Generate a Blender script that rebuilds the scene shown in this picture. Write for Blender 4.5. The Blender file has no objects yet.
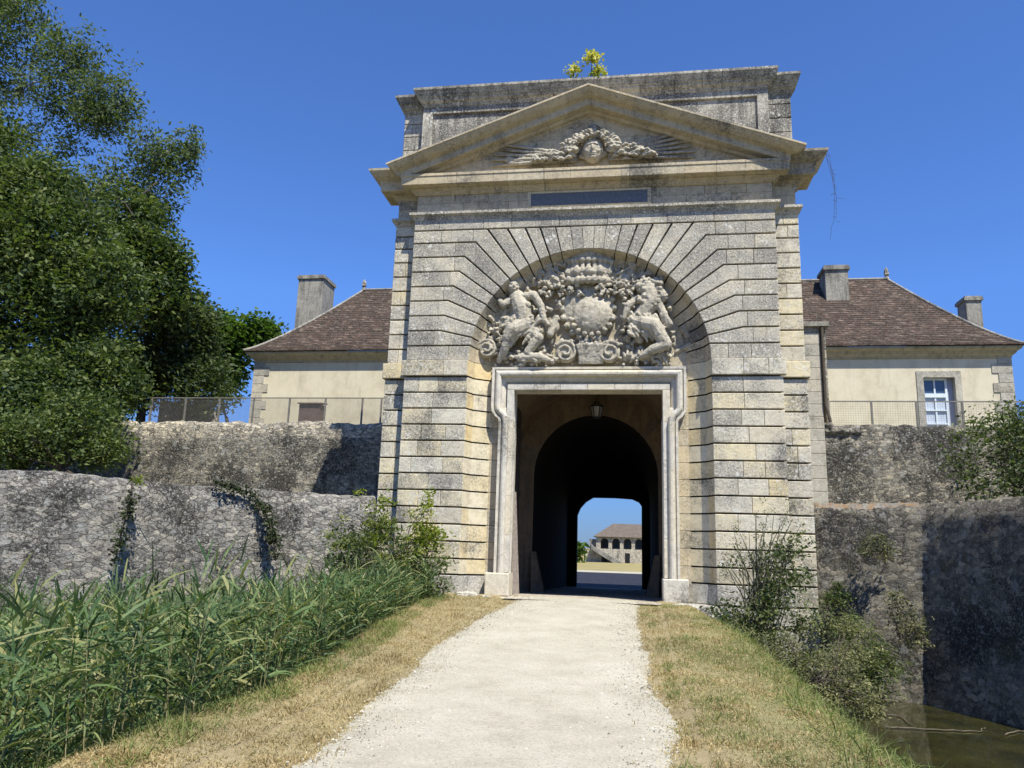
import bpy, math, random
import numpy as np
from mathutils import Vector, Matrix, noise
R = math.radians
random.seed(7)
rng = np.random.default_rng(7)
scene = bpy.context.scene
col = scene.collection

# ------------------------------------------------------------------ camera numbers (surveyed from the picture)
F_PX, PITCH, YAW, ROLL = 775.07, .2098, .1582, -.0317
EYE = Vector((1.145, -19.0, 1.15))
SUN_AZ, SUN_EL = R(34), R(58.3)
SUN = Vector((math.sin(SUN_AZ) * math.cos(SUN_EL), -math.cos(SUN_AZ) * math.cos(SUN_EL), math.sin(SUN_EL)))


def at(px, py, y):
    """point seen at a picture position, on the vertical plane at depth y"""
    a, b = px - 512, py - 384
    c, s = math.cos(ROLL), math.sin(ROLL)
    u, w = c * a - s * b, s * a + c * b
    X, Z = u / F_PX, -w / F_PX
    Y2 = math.cos(PITCH) - Z * math.sin(PITCH)
    Z2 = math.sin(PITCH) + Z * math.cos(PITCH)
    d = Vector((X * math.cos(YAW) - Y2 * math.sin(YAW), X * math.sin(YAW) + Y2 * math.cos(YAW), Z2))
    t = (y - EYE.y) / d.y
    return EYE + d * t


# ------------------------------------------------------------------ helpers
ORG = {}


def tag(o, label=None, cat=None, group=None, kind=None):
    if label: o['label'] = label
    if cat: o['category'] = cat
    if group: o['group'] = group
    if kind: o['kind'] = kind
    return o


def empty(name, loc, label, cat, group=None):
    o = bpy.data.objects.new(name, None)
    col.objects.link(o)
    o.location = loc
    o.empty_display_size = .3
    ORG[o.name] = Vector(loc)
    return tag(o, label, cat, group)


def link_mesh(name, me, mat, parent=None, smooth=False):
    o = bpy.data.objects.new(name, me)
    col.objects.link(o)
    if mat is not None:
        for m in (mat if isinstance(mat, (list, tuple)) else [mat]):
            me.materials.append(m)
    if parent is not None:
        L = ORG.get(parent.name, Vector((0, 0, 0)))
        me.transform(Matrix.Translation(-L))
        o.parent = parent
        ORG[o.name] = L
    if smooth:
        me.polygons.foreach_set('use_smooth', [True] * len(me.polygons))
    return o


class MB:
    def __init__(s):
        s.v, s.f, s.a = [], [], []

    def add(s, vs, fs, a=None):
        n = len(s.v)
        if a is None: a = random.random()
        s.v += [tuple(p) for p in vs]
        s.f += [tuple(i + n for i in q) for q in fs]
        s.a += [a] * len(fs)

    def box(s, x0, x1, y0, y1, z0, z1, a=None):
        vs = [(x0, y0, z0), (x1, y0, z0), (x1, y1, z0), (x0, y1, z0), (x0, y0, z1), (x1, y0, z1), (x1, y1, z1), (x0, y1, z1)]
        s.add(vs, [(0, 3, 2, 1), (4, 5, 6, 7), (0, 1, 5, 4), (1, 2, 6, 5), (2, 3, 7, 6), (3, 0, 4, 7)], a)

    def hexa(s, p, a=None):
        s.add(p, [(0, 3, 2, 1), (4, 5, 6, 7), (0, 1, 5, 4), (1, 2, 6, 5), (2, 3, 7, 6), (3, 0, 4, 7)], a)

    def slab(s, poly, yf, yb, b=.012, a=None):
        """upright stone: outline (x,z) extruded from yf (front) to yb, front edge chamfered"""
        area = sum(poly[i][0] * poly[(i + 1) % len(poly)][1] - poly[(i + 1) % len(poly)][0] * poly[i][1] for i in range(len(poly)))
        if area < 0: poly = poly[::-1]
        n = len(poly)
        ins = []
        for i in range(n):
            p0, p1, p2 = Vector(poly[i - 1]), Vector(poly[i]), Vector(poly[(i + 1) % n])
            d1, d2 = (p1 - p0), (p2 - p1)
            if d1.length < 1e-6 or d2.length < 1e-6:
                ins.append(tuple(p1)); continue
            d1.normalize(); d2.normalize()
            n1, n2 = Vector((-d1.y, d1.x)), Vector((-d2.y, d2.x))
            m = n1 + n2
            k = b / max(.35, (m.length ** 2) / 2) if m.length > 1e-4 else 0
            ins.append(tuple(p1 + m * k))
        vs = [(x, yf, z) for x, z in ins] + [(x, yf + b, z) for x, z in poly] + [(x, yb, z) for x, z in poly]
        fs = [tuple(range(n))]
        for i in range(n):
            j = (i + 1) % n
            fs.append((i, i + n, j + n, j)); fs.append((i + n, i + 2 * n, j + 2 * n, j + n))
        s.add(vs, fs, a)

    def tube(s, pts, r, seg=8, cap=True, a=None):
        if not isinstance(r, (list, tuple)): r = [r] * len(pts)
        pts = [Vector(p) for p in pts]
        vs, fs = [], []
        for i, p in enumerate(pts):
            t = (pts[min(i + 1, len(pts) - 1)] - pts[max(i - 1, 0)])
            t = t.normalized() if t.length > 1e-9 else Vector((0, 0, 1))
            up = Vector((0, 0, 1)) if abs(t.z) < .93 else Vector((0, 1, 0))
            u = t.cross(up).normalized(); w = u.cross(t)
            for k in range(seg):
                q = 2 * math.pi * k / seg
                vs.append(p + (u * math.cos(q) + w * math.sin(q)) * r[i])
        for i in range(len(pts) - 1):
            for k in range(seg):
                k2 = (k + 1) % seg
                fs.append((i * seg + k, i * seg + k2, (i + 1) * seg + k2, (i + 1) * seg + k))
        if cap:
            fs.append(tuple(range(seg))[::-1]); fs.append(tuple(range((len(pts) - 1) * seg, len(pts) * seg)))
        s.add(vs, fs, a)

    def ell(s, c, r, rot=None, nu=12, nv=8, a=None):
        vs, fs = [], []
        rot = rot or Matrix.Identity(3)
        c = Vector(c)
        if not isinstance(r, (list, tuple)): r = (r, r, r)
        for j in range(1, nv):
            ph = math.pi * j / nv
            for i in range(nu):
                th = 2 * math.pi * i / nu
                vs.append(c + rot @ Vector((r[0] * math.sin(ph) * math.cos(th), r[1] * math.sin(ph) * math.sin(th), r[2] * math.cos(ph))))
        t, b = len(vs), len(vs) + 1
        vs += [c + rot @ Vector((0, 0, r[2])), c + rot @ Vector((0, 0, -r[2]))]
        for j in range(nv - 2):
            for i in range(nu):
                k = (i + 1) % nu
                fs.append((j * nu + i, (j + 1) * nu + i, (j + 1) * nu + k, j * nu + k))
        for i in range(nu):
            k = (i + 1) % nu
            fs.append((t, i, k)); fs.append((b, (nv - 2) * nu + k, (nv - 2) * nu + i))
        s.add(vs, fs, a)

    def mesh(s, name):
        me = bpy.data.meshes.new(name)
        me.from_pydata(s.v, [], s.f)
        at_ = me.attributes.new('blk', 'FLOAT', 'FACE')
        at_.data.foreach_set('value', np.array(s.a, dtype=np.float32))
        me.update()
        return me

    def build(s, name, mat, parent=None, smooth=False):
        return link_mesh(name, s.mesh(name), mat, parent, smooth)


def np_mesh(name, V, Fq, blk, mat, parent=None):
    """V (n,3), Fq (m,4) quads, blk (m,)"""
    me = bpy.data.meshes.new(name)
    me.vertices.add(len(V)); me.vertices.foreach_set('co', np.asarray(V, np.float32).ravel())
    m, k = Fq.shape
    me.loops.add(m * k); me.loops.foreach_set('vertex_index', np.asarray(Fq, np.int32).ravel())
    me.polygons.add(m); me.polygons.foreach_set('loop_start', np.arange(0, m * k, k, dtype=np.int32))
    a = me.attributes.new('blk', 'FLOAT', 'FACE'); a.data.foreach_set('value', np.asarray(blk, np.float32))
    me.update(calc_edges=True)
    me.validate()
    return link_mesh(name, me, mat, parent)


def remesh(mb, name, voxel, mat, parent, smooth_it=2, disp=0.0, dscale=6.0):
    me = mb.mesh(name + '_src')
    ts = bpy.data.scenes.new('workshop'); o = bpy.data.objects.new(name + '_src', me); ts.collection.objects.link(o)
    m = o.modifiers.new('r', 'REMESH'); m.mode = 'VOXEL'; m.voxel_size = voxel
    if smooth_it:
        sm = o.modifiers.new('s', 'SMOOTH'); sm.iterations = smooth_it; sm.factor = .5
    ts.view_layers[0].update(); dg = ts.view_layers[0].depsgraph; dg.update()
    me2 = bpy.data.meshes.new_from_object(o.evaluated_get(dg))
    bpy.data.objects.remove(o); bpy.data.meshes.remove(me); bpy.data.scenes.remove(ts)
    me2.name = name
    me2.materials.clear()
    if disp:
        n_ = len(me2.vertices)
        cc = np.empty(n_ * 3, np.float32); me2.vertices.foreach_get('co', cc)
        nn = np.empty(n_ * 3, np.float32); me2.vertex_normals.foreach_get('vector', nn)
        kk = np.array([noise.noise(Vector(c_) * dscale) * .6 + noise.noise(Vector(c_) * dscale * 2.7) * .4 for c_ in cc.reshape(-1, 3)], np.float32)
        me2.vertices.foreach_set('co', (cc.reshape(-1, 3) + nn.reshape(-1, 3) * (disp * kk)[:, None]).ravel())
        me2.update()
    return link_mesh(name, me2, mat, parent, smooth=True)


# ------------------------------------------------------------------ materials
class NT:
    def __init__(s, name, rough=.9, bump=0):
        s.m = bpy.data.materials.new(name); s.m.use_nodes = True
        s.n = s.m.node_tree.nodes; s.l = s.m.node_tree.links
        s.b = s.n['Principled BSDF']; s.b.inputs['Roughness'].default_value = rough
        s.b.inputs['Specular IOR Level'].default_value = .2
        s.tc = s.n.new('ShaderNodeTexCoord')
        s.co = s.tc.outputs['Object']

    def mapping(s, scale=(1, 1, 1), loc=(0, 0, 0), rot=(0, 0, 0)):
        m = s.n.new('ShaderNodeMapping'); m.inputs['Scale'].default_value = scale
        m.inputs['Location'].default_value = loc; m.inputs['Rotation'].default_value = rot
        s.l.new(s.co, m.inputs['Vector']); return m.outputs['Vector']

    def noise(s, scale, detail=4, rough=.6, vec=None, dist=0):
        t = s.n.new('ShaderNodeTexNoise'); t.inputs['Scale'].default_value = scale
        t.inputs['Detail'].default_value = detail; t.inputs['Roughness'].default_value = rough
        t.inputs['Distortion'].default_value = dist
        s.l.new(vec or s.co, t.inputs['Vector']); return t.outputs['Fac']

    def voro(s, scale, feature='F1', vec=None, out='Distance', rand=1):
        t = s.n.new('ShaderNodeTexVoronoi'); t.feature = feature; t.inputs['Scale'].default_value = scale
        t.inputs['Randomness'].default_value = rand
        s.l.new(vec or s.co, t.inputs['Vector']); return t.outputs[out]

    def attr(s, name='blk'):
        t = s.n.new('ShaderNodeAttribute'); t.attribute_name = name; return t.outputs['Fac']

    def ramp(s, fac, stops, interp='LINEAR'):
        t = s.n.new('ShaderNodeValToRGB'); t.color_ramp.interpolation = interp
        e = t.color_ramp.elements
        while len(e) < len(stops): e.new(.5)
        for i, (p, c) in enumerate(stops):
            e[i].position = p
            c = (c, c, c) if isinstance(c, (int, float)) else c
            e[i].color = (*c, 1)
        s.l.new(fac, t.inputs['Fac']); return t.outputs['Color']

    def mix(s, fac, a, b, mode='MIX'):
        t = s.n.new('ShaderNodeMix'); t.data_type = 'RGBA'; t.blend_type = mode
        for i, x in ((0, fac), (6, a), (7, b)):
            if isinstance(x, (int, float)): t.inputs[i].default_value = x if i == 0 else (x, x, x, 1)
            elif isinstance(x, tuple): t.inputs[i].default_value = (*x, 1)
            else: s.l.new(x, t.inputs[i])
        return t.outputs[2]

    def math(s, op, a, b=None, clamp=False):
        t = s.n.new('ShaderNodeMath'); t.operation = op; t.use_clamp = clamp
        for i, x in enumerate((a, b)):
            if x is None: continue
            if isinstance(x, (int, float)): t.inputs[i].default_value = x
            else: s.l.new(x, t.inputs[i])
        return t.outputs[0]

    def sep(s, vec=None):
        t = s.n.new('ShaderNodeSeparateXYZ'); s.l.new(vec or s.co, t.inputs[0]); return t.outputs

    def comb(s, x, y, z):
        t = s.n.new('ShaderNodeCombineXYZ')
        for i, v in enumerate((x, y, z)):
            if isinstance(v, (int, float)): t.inputs[i].default_value = v
            else: s.l.new(v, t.inputs[i])
        return t.outputs[0]

    def bump(s, h, strength=.5, dist=.02, prev=None):
        t = s.n.new('ShaderNodeBump'); t.inputs['Strength'].default_value = strength
        t.inputs['Distance'].default_value = dist
        s.l.new(h, t.inputs['Height'])
        if prev is not None: s.l.new(prev, t.inputs['Normal'])
        s.l.new(t.outputs['Normal'], s.b.inputs['Normal']); return t.outputs['Normal']

    def color(s, c):
        if isinstance(c, tuple): s.b.inputs['Base Color'].default_value = (*c, 1)
        else: s.l.new(c, s.b.inputs['Base Color'])
        return s


def plain(name, c, rough=.7, metal=0, var=.25, scale=8):
    t = NT(name, rough)
    n = t.noise(scale, 5, .65)
    lo = tuple(x * (1 - var) for x in c); hi = tuple(min(1, x * (1 + var)) for x in c)
    t.color(t.ramp(n, [(.3, lo), (.7, hi)]))
    t.b.inputs['Metallic'].default_value = metal
    t.bump(n, .15, .01)
    return t.m


def ashlar(name, tones, lichen=.5, black=.0, white=.35, bump=.6, off=0.0, pw=1.0, grey=0.0):
    """worn limestone blocks: tones vary per block, grey-black lichen and white crust on top"""
    t = NT(name, .95)
    blk = t.attr()
    n = len(tones)
    base = t.ramp(blk, [((i + .5) / n, c) for i, c in enumerate(tones)])
    big = t.noise(.9, 4, .6, t.mapping(loc=(off, off * 2, 3)))
    mid = t.noise(6, 5, .7)
    base = t.mix(.75, base, t.ramp(mid, [(.25, (.55, .53, .5)), (.55, (1, 1, 1)), (.8, (1.0, .97, .9))]), 'MULTIPLY')
    # dark crust: specks whose density follows a broad patchiness and the block itself
    fine = t.noise(22, 7, .85)
    spk = t.noise(12, 7, .85, t.mapping(loc=(2, 8, 5)))
    patch = t.math('ADD', t.math('MULTIPLY', t.math('SUBTRACT', big, .5), .55), t.math('MULTIPLY', t.math('SUBTRACT', t.math('FRACT', t.math('MULTIPLY', blk, 7.31)), .5), .11))
    patch = t.math('MULTIPLY', patch, pw)
    if grey: base = t.mix(t.ramp(t.math('ADD', t.noise(3.5, 5, .75, t.mapping(loc=(9, 9, 2))), patch), [(.38, 0), (.55, grey)]), base, (.42, .40, .355))
    k = t.math('ADD', fine, patch)
    c = t.ramp(k, [(.60 - lichen * .2, 0), (.70 - lichen * .2, 1)])
    base = t.mix(t.math('MULTIPLY', c, .45 + .35 * lichen), base, (.12, .115, .105))
    k2 = t.math('ADD', spk, t.math('MULTIPLY', patch, 1.2))
    base = t.mix(t.ramp(k2, [(.67 - lichen * .14, 0), (.73 - lichen * .14, .65)]), base, (.075, .072, .066))
    # streaks of soot run down
    sv = t.noise(1.0, 7, .75, t.mapping(scale=(5, 5, .55)))
    c2 = t.ramp(sv, [(.60 - black * .25, 0), (.72 - black * .25, 1)])
    base = t.mix(t.math('MULTIPLY', c2, .2 + .7 * black), base, (.05, .048, .044))
    # white crustose lichen spots
    w = t.voro(9.0, 'F1', t.mapping(loc=(1, 2, 3)))
    wn = t.noise(2.3, 3, .6, t.mapping(loc=(5, 2, 9)))
    w2 = t.math('ADD', w, t.math('MULTIPLY', t.math('SUBTRACT', .58, wn), 1.8))
    base = t.mix(t.ramp(w2, [(.16, white), (.26, 0)]), base, (.66, .64, .58))
    wf = t.noise(24, 5, .8, t.mapping(loc=(3, 7, 1)))
    base = t.mix(t.ramp(wf, [(.54, 0), (.62, min(1, white * 1.3))]), base, (.66, .64, .58))
    t.color(base)
    b1 = t.bump(fine, bump, .025)
    t.bump(mid, bump * .5, .05, b1)
    return t.m


def rubble(name, stones, mortar, scale=4.2, dark=.5, white=.5, bump=1.0, green=0.0):
    dark = dark - .08
    t = NT(name, .95)
    vec = t.mapping(scale=(1, 1, 1.8))
    wob = t.n.new('ShaderNodeTexNoise'); wob.inputs['Scale'].default_value = 3
    t.l.new(vec, wob.inputs['Vector'])
    vv = t.mix(.12, vec, wob.outputs['Color'], 'ADD')
    cell = t.n.new('ShaderNodeTexVoronoi'); cell.inputs['Scale'].default_value = scale
    t.l.new(vv, cell.inputs['Vector'])
    edge = t.n.new('ShaderNodeTexVoronoi'); edge.feature = 'DISTANCE_TO_EDGE'; edge.inputs['Scale'].default_value = scale
    t.l.new(vv, edge.inputs['Vector'])
    cs = t.sep(cell.outputs['Color'])
    n = len(stones)
    base = t.ramp(cs[0], [((i + .5) / n, c) for i, c in enumerate(stones)])
    base = t.mix(t.ramp(edge.outputs['Distance'], [(.02, .55), (.10, 0)]), base, mortar)
    fine = t.noise(20, 8, .85)
    mid = t.noise(5, 6, .75)
    big = t.noise(.7, 4, .6)
    base = t.mix(.8, base, t.ramp(mid, [(.35, (.5, .5, .5)), (.5, (.9, .9, .9)), (.65, (1.25, 1.22, 1.15))]), 'MULTIPLY')
    base = t.mix(.7, base, t.ramp(cs[1], [(.1, (.42, .42, .42)), (.55, (.95, .95, .95)), (1, (1.6, 1.55, 1.42))]), 'MULTIPLY')
    kk = t.math('ADD', fine, t.math('MULTIPLY', t.math('SUBTRACT', big, .5), .7))
    base = t.mix(t.ramp(kk, [(.61 - dark * .2, 0), (.66 - dark * .2, .9)]), base, (.04, .038, .034))
    sv = t.noise(1.0, 7, .75, t.mapping(scale=(2.6, 2.6, .35), loc=(3, 1, 1)))
    base = t.mix(t.ramp(sv, [(.54, 0), (.68, .75)]), base, (.045, .043, .04))
    hh = t.noise(13, 7, .85, t.mapping(scale=(1, 1, 1.6), loc=(1, 5, 2)))
    base = t.mix(t.ramp(hh, [(.30, .85), (.44, 0)]), base, (.035, .033, .03))
    gap = t.ramp(t.math('ADD', edge.outputs['Distance'], t.math('MULTIPLY', t.math('SUBTRACT', mid, .5), .12)), [(.0, 1), (.035, 0)])
    base = t.mix(t.math('MULTIPLY', gap, .85), base, (.035, .032, .028))
    for (sc, th, am) in ((3.2, .30, .9), (6.5, .26, 1.0), (13, .24, 1.0)):
        w = t.voro(sc, 'F1', t.mix(.25, t.mapping(loc=(sc, 1, 2)), wob.outputs['Color'], 'ADD'))
        wn = t.noise(1.6 + sc * .1, 4, .7, t.mapping(loc=(7, sc, 4)))
        w2 = t.math('ADD', w, t.math('MULTIPLY', t.math('SUBTRACT', .57, wn), 1.6))
        w3 = t.math('ADD', w2, t.math('MULTIPLY', t.math('SUBTRACT', fine, .5), .5))
        base = t.mix(t.ramp(w3, [(th - .12, white * am), (th, 0)]), base, (.46, .46, .43))
    wf = t.noise(15, 7, .85, t.mapping(loc=(3, 7, 1)))
    base = t.mix(t.ramp(wf, [(.55, 0), (.62, min(1, white * 1.5))]), base, (.56, .55, .50))
    if green:
        g = t.noise(1.3, 6, .8, t.mapping(loc=(8, 3, 1)))
        base = t.mix(t.ramp(g, [(.54, 0), (.66, green)]), base, (.09, .09, .035))
    t.color(base)
    h = t.ramp(edge.outputs['Distance'], [(0, 0), (.12, 1)])
    b1 = t.bump(h, .7 * bump, .035)
    b2 = t.bump(fine, .8 * bump, .03, b1)
    t.bump(mid, .8 * bump, .10, b2)
    return t.m


def leafmat(name, cols, trans=.35, rough=.55):
    t = NT(name, rough)
    blk = t.attr()
    n = len(cols)
    c = t.ramp(blk, [((i + .5) / n, q) for i, q in enumerate(cols)])
    big = t.noise(.5, 2, .5)
    c = t.mix(.5, c, t.ramp(big, [(.35, (.55, .6, .5)), (.65, (1.25, 1.2, 1.0))]), 'MULTIPLY')
    t.color(c)
    tr = t.n.new('ShaderNodeBsdfTranslucent'); t.l.new(t.mix(1, c, (1.3, 1.5, .6), 'MULTIPLY'), tr.inputs['Color'])
    mx = t.n.new('ShaderNodeMixShader'); mx.inputs[0].default_value = trans
    t.l.new(t.b.outputs[0], mx.inputs[1]); t.l.new(tr.outputs[0], mx.inputs[2])
    t.l.new(mx.outputs[0], t.n['Material Output'].inputs['Surface'])
    return t.m


M = {}
M['stone'] = ashlar('weathered_limestone', [(.54, .48, .36), (.70, .62, .46), (.62, .55, .42), (.74, .66, .48), (.58, .52, .41)], .74, .20, .85, .8, 0, .55, .55)
M['stone_low'] = ashlar('yellow_limestone', [(.56, .50, .38), (.72, .65, .49), (.62, .56, .44), (.72, .58, .31), (.66, .61, .48), (.72, .62, .40)], .60, .16, .75, .8, 0, 1.0, .3)
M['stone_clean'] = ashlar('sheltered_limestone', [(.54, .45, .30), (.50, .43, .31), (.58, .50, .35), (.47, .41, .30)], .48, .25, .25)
M['stone_yellow'] = ashlar('ochre_limestone', [(.68, .53, .28), (.62, .53, .34), (.68, .60, .42), (.64, .57, .42)], .36, .05, .3)
M['stone_black'] = ashlar('sooty_limestone', [(.50, .47, .40), (.44, .42, .36), (.54, .50, .42)], .78, .55, .6)
M['stone_frame'] = ashlar('door_surround_limestone', [(.60, .56, .48), (.64, .57, .43), (.58, .55, .48)], .32, .10, .3)
M['stone_relief'] = ashlar('carved_limestone', [(.52, .47, .37), (.56, .51, .41)], .52, .35, .4, 1.2)
M['stone_foot'] = ashlar('grey_base_limestone', [(.46, .44, .40), (.52, .49, .42), (.40, .38, .35)], .6, .3, .8)
M['joint'] = plain('joint_shadow_mortar', (.035, .03, .024), .95)
M['tunnel'] = ashlar('shade_toned_passage_limestone', [(.22, .16, .10), (.18, .135, .09)], .4, .4, 0)  # dimness of the vestibule is put into the stone colour
M['dark_tunnel'] = plain('shade_black_vault', (.02, .017, .014), .95)  # darkness of the unlit passage painted into the vault
M['wood'] = plain('old_oak', (.07, .055, .042), .8, 0, .4, 14)
M['sunlit_wood'] = plain('sunlit_oak', (.26, .22, .19), .85, 0, .35, 14)  # pale tone paints sunlight on the door wood
M['iron'] = plain('black_iron', (.03, .03, .032), .5, .6)
M['slate'] = plain('slate_tablet', (.12, .135, .16), .6, 0, .2, 12)
M['rub_left'] = rubble('lichened_moat_wall', [(.38, .355, .32), (.46, .435, .385), (.32, .305, .285), (.42, .395, .355)], (.40, .375, .335), 5.5, .45, .70)
M['rub_up'] = rubble('rough_rampart_rubble', [(.38, .345, .28), (.30, .275, .235), (.46, .42, .35)], (.40, .37, .31), 6.5, .70, .6)
M['rub_coping'] = rubble('pale_rubble_coping', [(.60, .54, .44), (.50, .45, .37), (.66, .60, .49)], (.48, .44, .37), 6.5, .2, .6)
M['rub_right'] = rubble('mossy_moat_wall', [(.35, .315, .25), (.43, .385, .31), (.26, .235, .19)], (.31, .28, .225), 5.5, .58, .5, 1.2, .5)


def roof_mat():
    t = NT('old_clay_tile', .9)
    s = t.sep()
    vec = t.comb(t.math('ADD', s[0], s[1]), t.math('MULTIPLY', s[2], 1.0), 0)
    br = t.n.new('ShaderNodeTexBrick')
    br.inputs['Scale'].default_value = 1; br.inputs['Brick Width'].default_value = .19; br.inputs['Row Height'].default_value = .095
    br.inputs['Mortar Size'].default_value = .008; br.inputs['Mortar'].default_value = (.01, .008, .007, 1)
    br.inputs['Color1'].default_value = (0, 0, 0, 1); br.inputs['Color2'].default_value = (1, 1, 1, 1)
    t.l.new(vec, br.inputs['Vector'])
    c = t.ramp(br.outputs['Color'], [(.0, (.034, .023, .018)), (.4, (.066, .039, .028)), (.75, (.10, .060, .043)), (1, (.22, .165, .13))])
    n = t.noise(9, 5, .8)
    c = t.mix(t.ramp(n, [(.44, 0), (.58, .85)]), c, (.05, .043, .036))
    n2 = t.noise(13, 4, .8, t.mapping(loc=(3, 3, 3), scale=(1, 1, 2)))
    c = t.mix(t.ramp(n2, [(.54, 0), (.62, .6)]), c, (.26, .215, .175))
    t.color(c)
    t.bump(br.outputs['Fac'], -.8, .03, t.bump(n, .6, .04))
    return t.m


M['roof'] = roof_mat()


def render_mat():
    t = NT('lime_render_wall', .95)
    n = t.noise(1.2, 6, .7); f = t.noise(30, 4, .8)
    c = t.ramp(n, [(.3, (.50, .44, .325)), (.5, (.62, .56, .42)), (.72, (.68, .62, .48))])
    c = t.mix(t.ramp(f, [(.5, 0), (.7, .4)]), c, (.36, .31, .22))
    st = t.noise(1.0, 7, .75, t.mapping(scale=(2.5, 2.5, .35)))
    c = t.mix(t.ramp(st, [(.52, 0), (.72, .45)]), c, (.30, .26, .19))
    t.color(c); t.bump(f, .4, .02); return t.m


M['render'] = render_mat()
M['cornice_stone'] = ashlar('eaves_limestone', [(.42, .36, .25), (.46, .40, .28)], .25, .3, .1)
M['quoin'] = ashlar('quoin_limestone', [(.46, .43, .36), (.38, .36, .31), (.52, .47, .38)], .4, .1, .4)
M['chimney'] = ashlar('chimney_limestone', [(.36, .34, .29), (.30, .285, .25)], .65, .5, .2)
M['white'] = plain('chalky_white_paint', (.62, .68, .74), .5, 0, .08)
M['glass'] = plain('dim_glass', (.05, .08, .14), .08, 0, .1)
M['glass'].node_tree.nodes['Principled BSDF'].inputs['Specular IOR Level'].default_value = .7
M['pane_reflection'] = plain('painted_pane_reflection', (.46, .52, .62), .8, 0, .08)  # reflected sky painted as the colour of the lower panes
M['steel'] = plain('weathered_steel_rail', (.20, .19, .17), .6, .3)
M['brown'] = plain('brown_sheet_metal', (.13, .09, .08), .6, .2)
M['bark'] = plain('grey_bark', (.075, .062, .05), .9, 0, .45, 10)
M['stick'] = plain('dead_branch', (.13, .11, .08), .9)
M['weed_stalk'] = plain('weed_stalk', (.10, .10, .06), .9)
M['leaf_ash'] = leafmat('ash_leaves', [(.062, .092, .048), (.095, .130, .066), (.16, .195, .10), (.045, .068, .036)], .35)
M['leaf_dense'] = leafmat('elm_leaves', [(.040, .066, .028), (.066, .098, .040), (.15, .18, .062), (.10, .138, .05)], .3)
M['leaf_blue'] = leafmat('privet_leaves', [(.046, .068, .034), (.072, .100, .048), (.12, .148, .062)], .3)
M['leaf_bright'] = leafmat('oak_leaves', [(.040, .080, .018), (.070, .125, .024), (.11, .17, .035)], .35)
M['leaf_bush'] = leafmat('bramble_leaves', [(.050, .074, .032), (.080, .11, .048), (.12, .145, .06), (.17, .19, .08)], .3)
M['leaf_olive'] = leafmat('pellitory_leaves', [(.055, .065, .036), (.095, .10, .055), (.16, .16, .085), (.20, .19, .10)], .25)
M['leaf_yellow'] = leafmat('yellow_green_leaves', [(.13, .18, .03), (.20, .24, .04), (.26, .26, .06)], .4)
M['leaf_mound'] = leafmat('bramble_mound_leaves', [(.075, .085, .045), (.13, .14, .07), (.21, .21, .11), (.27, .26, .14)], .3)
M['leaf_ivy'] = leafmat('ivy_leaves', [(.025, .038, .018), (.040, .055, .022), (.07, .08, .03)], .15)
M['flower'] = leafmat('wallflower_heads', [(.62, .52, .08), (.45, .44, .12), (.72, .64, .22)], .3)
M['reed'] = leafmat('reed_blades', [(.045, .085, .038), (.070, .125, .054), (.105, .17, .072), (.15, .215, .092), (.28, .28, .13)], .3, .5)
M['reed_dry'] = leafmat('dry_reed_stems', [(.36, .31, .19), (.28, .25, .14), (.20, .22, .10)], .2)
M['grass_dry'] = leafmat('dry_grass_blades', [(.26, .19, .10), (.42, .33, .19), (.50, .42, .27), (.20, .18, .085)], .25, .8)
M['grass_green'] = leafmat('green_grass_blades', [(.12, .17, .055), (.17, .21, .075), (.24, .25, .10), (.32, .29, .15)], .3, .8)


def ground_mat():
    t = NT('dry_verge_soil', 1)
    n = t.noise(3, 6, .7); f = t.noise(45, 5, .8)
    c = t.ramp(n, [(.3, (.26, .20, .12)), (.55, (.36, .29, .17)), (.75, (.44, .36, .22))])
    c = t.mix(t.ramp(f, [(.4, 0), (.65, .6)]), c, (.20, .17, .08))
    s = t.sep()
    # greener to the right of the causeway, mud below
    gx = t.ramp(t.math('ADD', t.math('MULTIPLY', s[0], .25), t.math('MULTIPLY', t.noise(1.1, 6, .8), .6)), [(.72, 0), (1.1, .6)])
    c = t.mix(gx, c, (.15, .17, .06))
    mud = t.ramp(t.math('ADD', t.math('MULTIPLY', s[2], -.5), 0), [(.38, 0), (.6, 1)])
    c = t.mix(mud, c, (.055, .05, .03))
    t.color(c); t.bump(f, .6, .03, t.bump(n, .4, .06)); return t.m


def path_mat():
    t = NT('pale_gravel', 1)
    f = t.noise(38, 8, .9); n = t.noise(1.4, 6, .7); m = t.noise(9, 6, .8)
    c = t.ramp(n, [(.3, (.34, .315, .245)), (.5, (.42, .392, .31)), (.7, (.49, .46, .375))])
    c = t.mix(t.ramp(f, [(.50, 0), (.60, .8)]), c, (.22, .195, .16))
    c = t.mix(t.ramp(m, [(.52, 0), (.7, .5)]), c, (.52, .45, .36))
    v = t.voro(42)
    c = t.mix(t.ramp(v, [(.10, .55), (.17, 0)]), c, (.80, .76, .68))
    v2 = t.voro(17, vec=t.mapping(loc=(5, 5, 5)))
    c = t.mix(t.ramp(v2, [(.09, .75), (.15, 0)]), c, (.20, .17, .14))
    v3 = t.voro(23, vec=t.mapping(loc=(2, 5, 5)))
    c = t.mix(t.ramp(v3, [(.10, .5), (.2, 0)]), c, (.66, .63, .56))
    t.color(c); t.bump(f, .5, .012, t.bump(m, .3, .03)); return t.m


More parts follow.
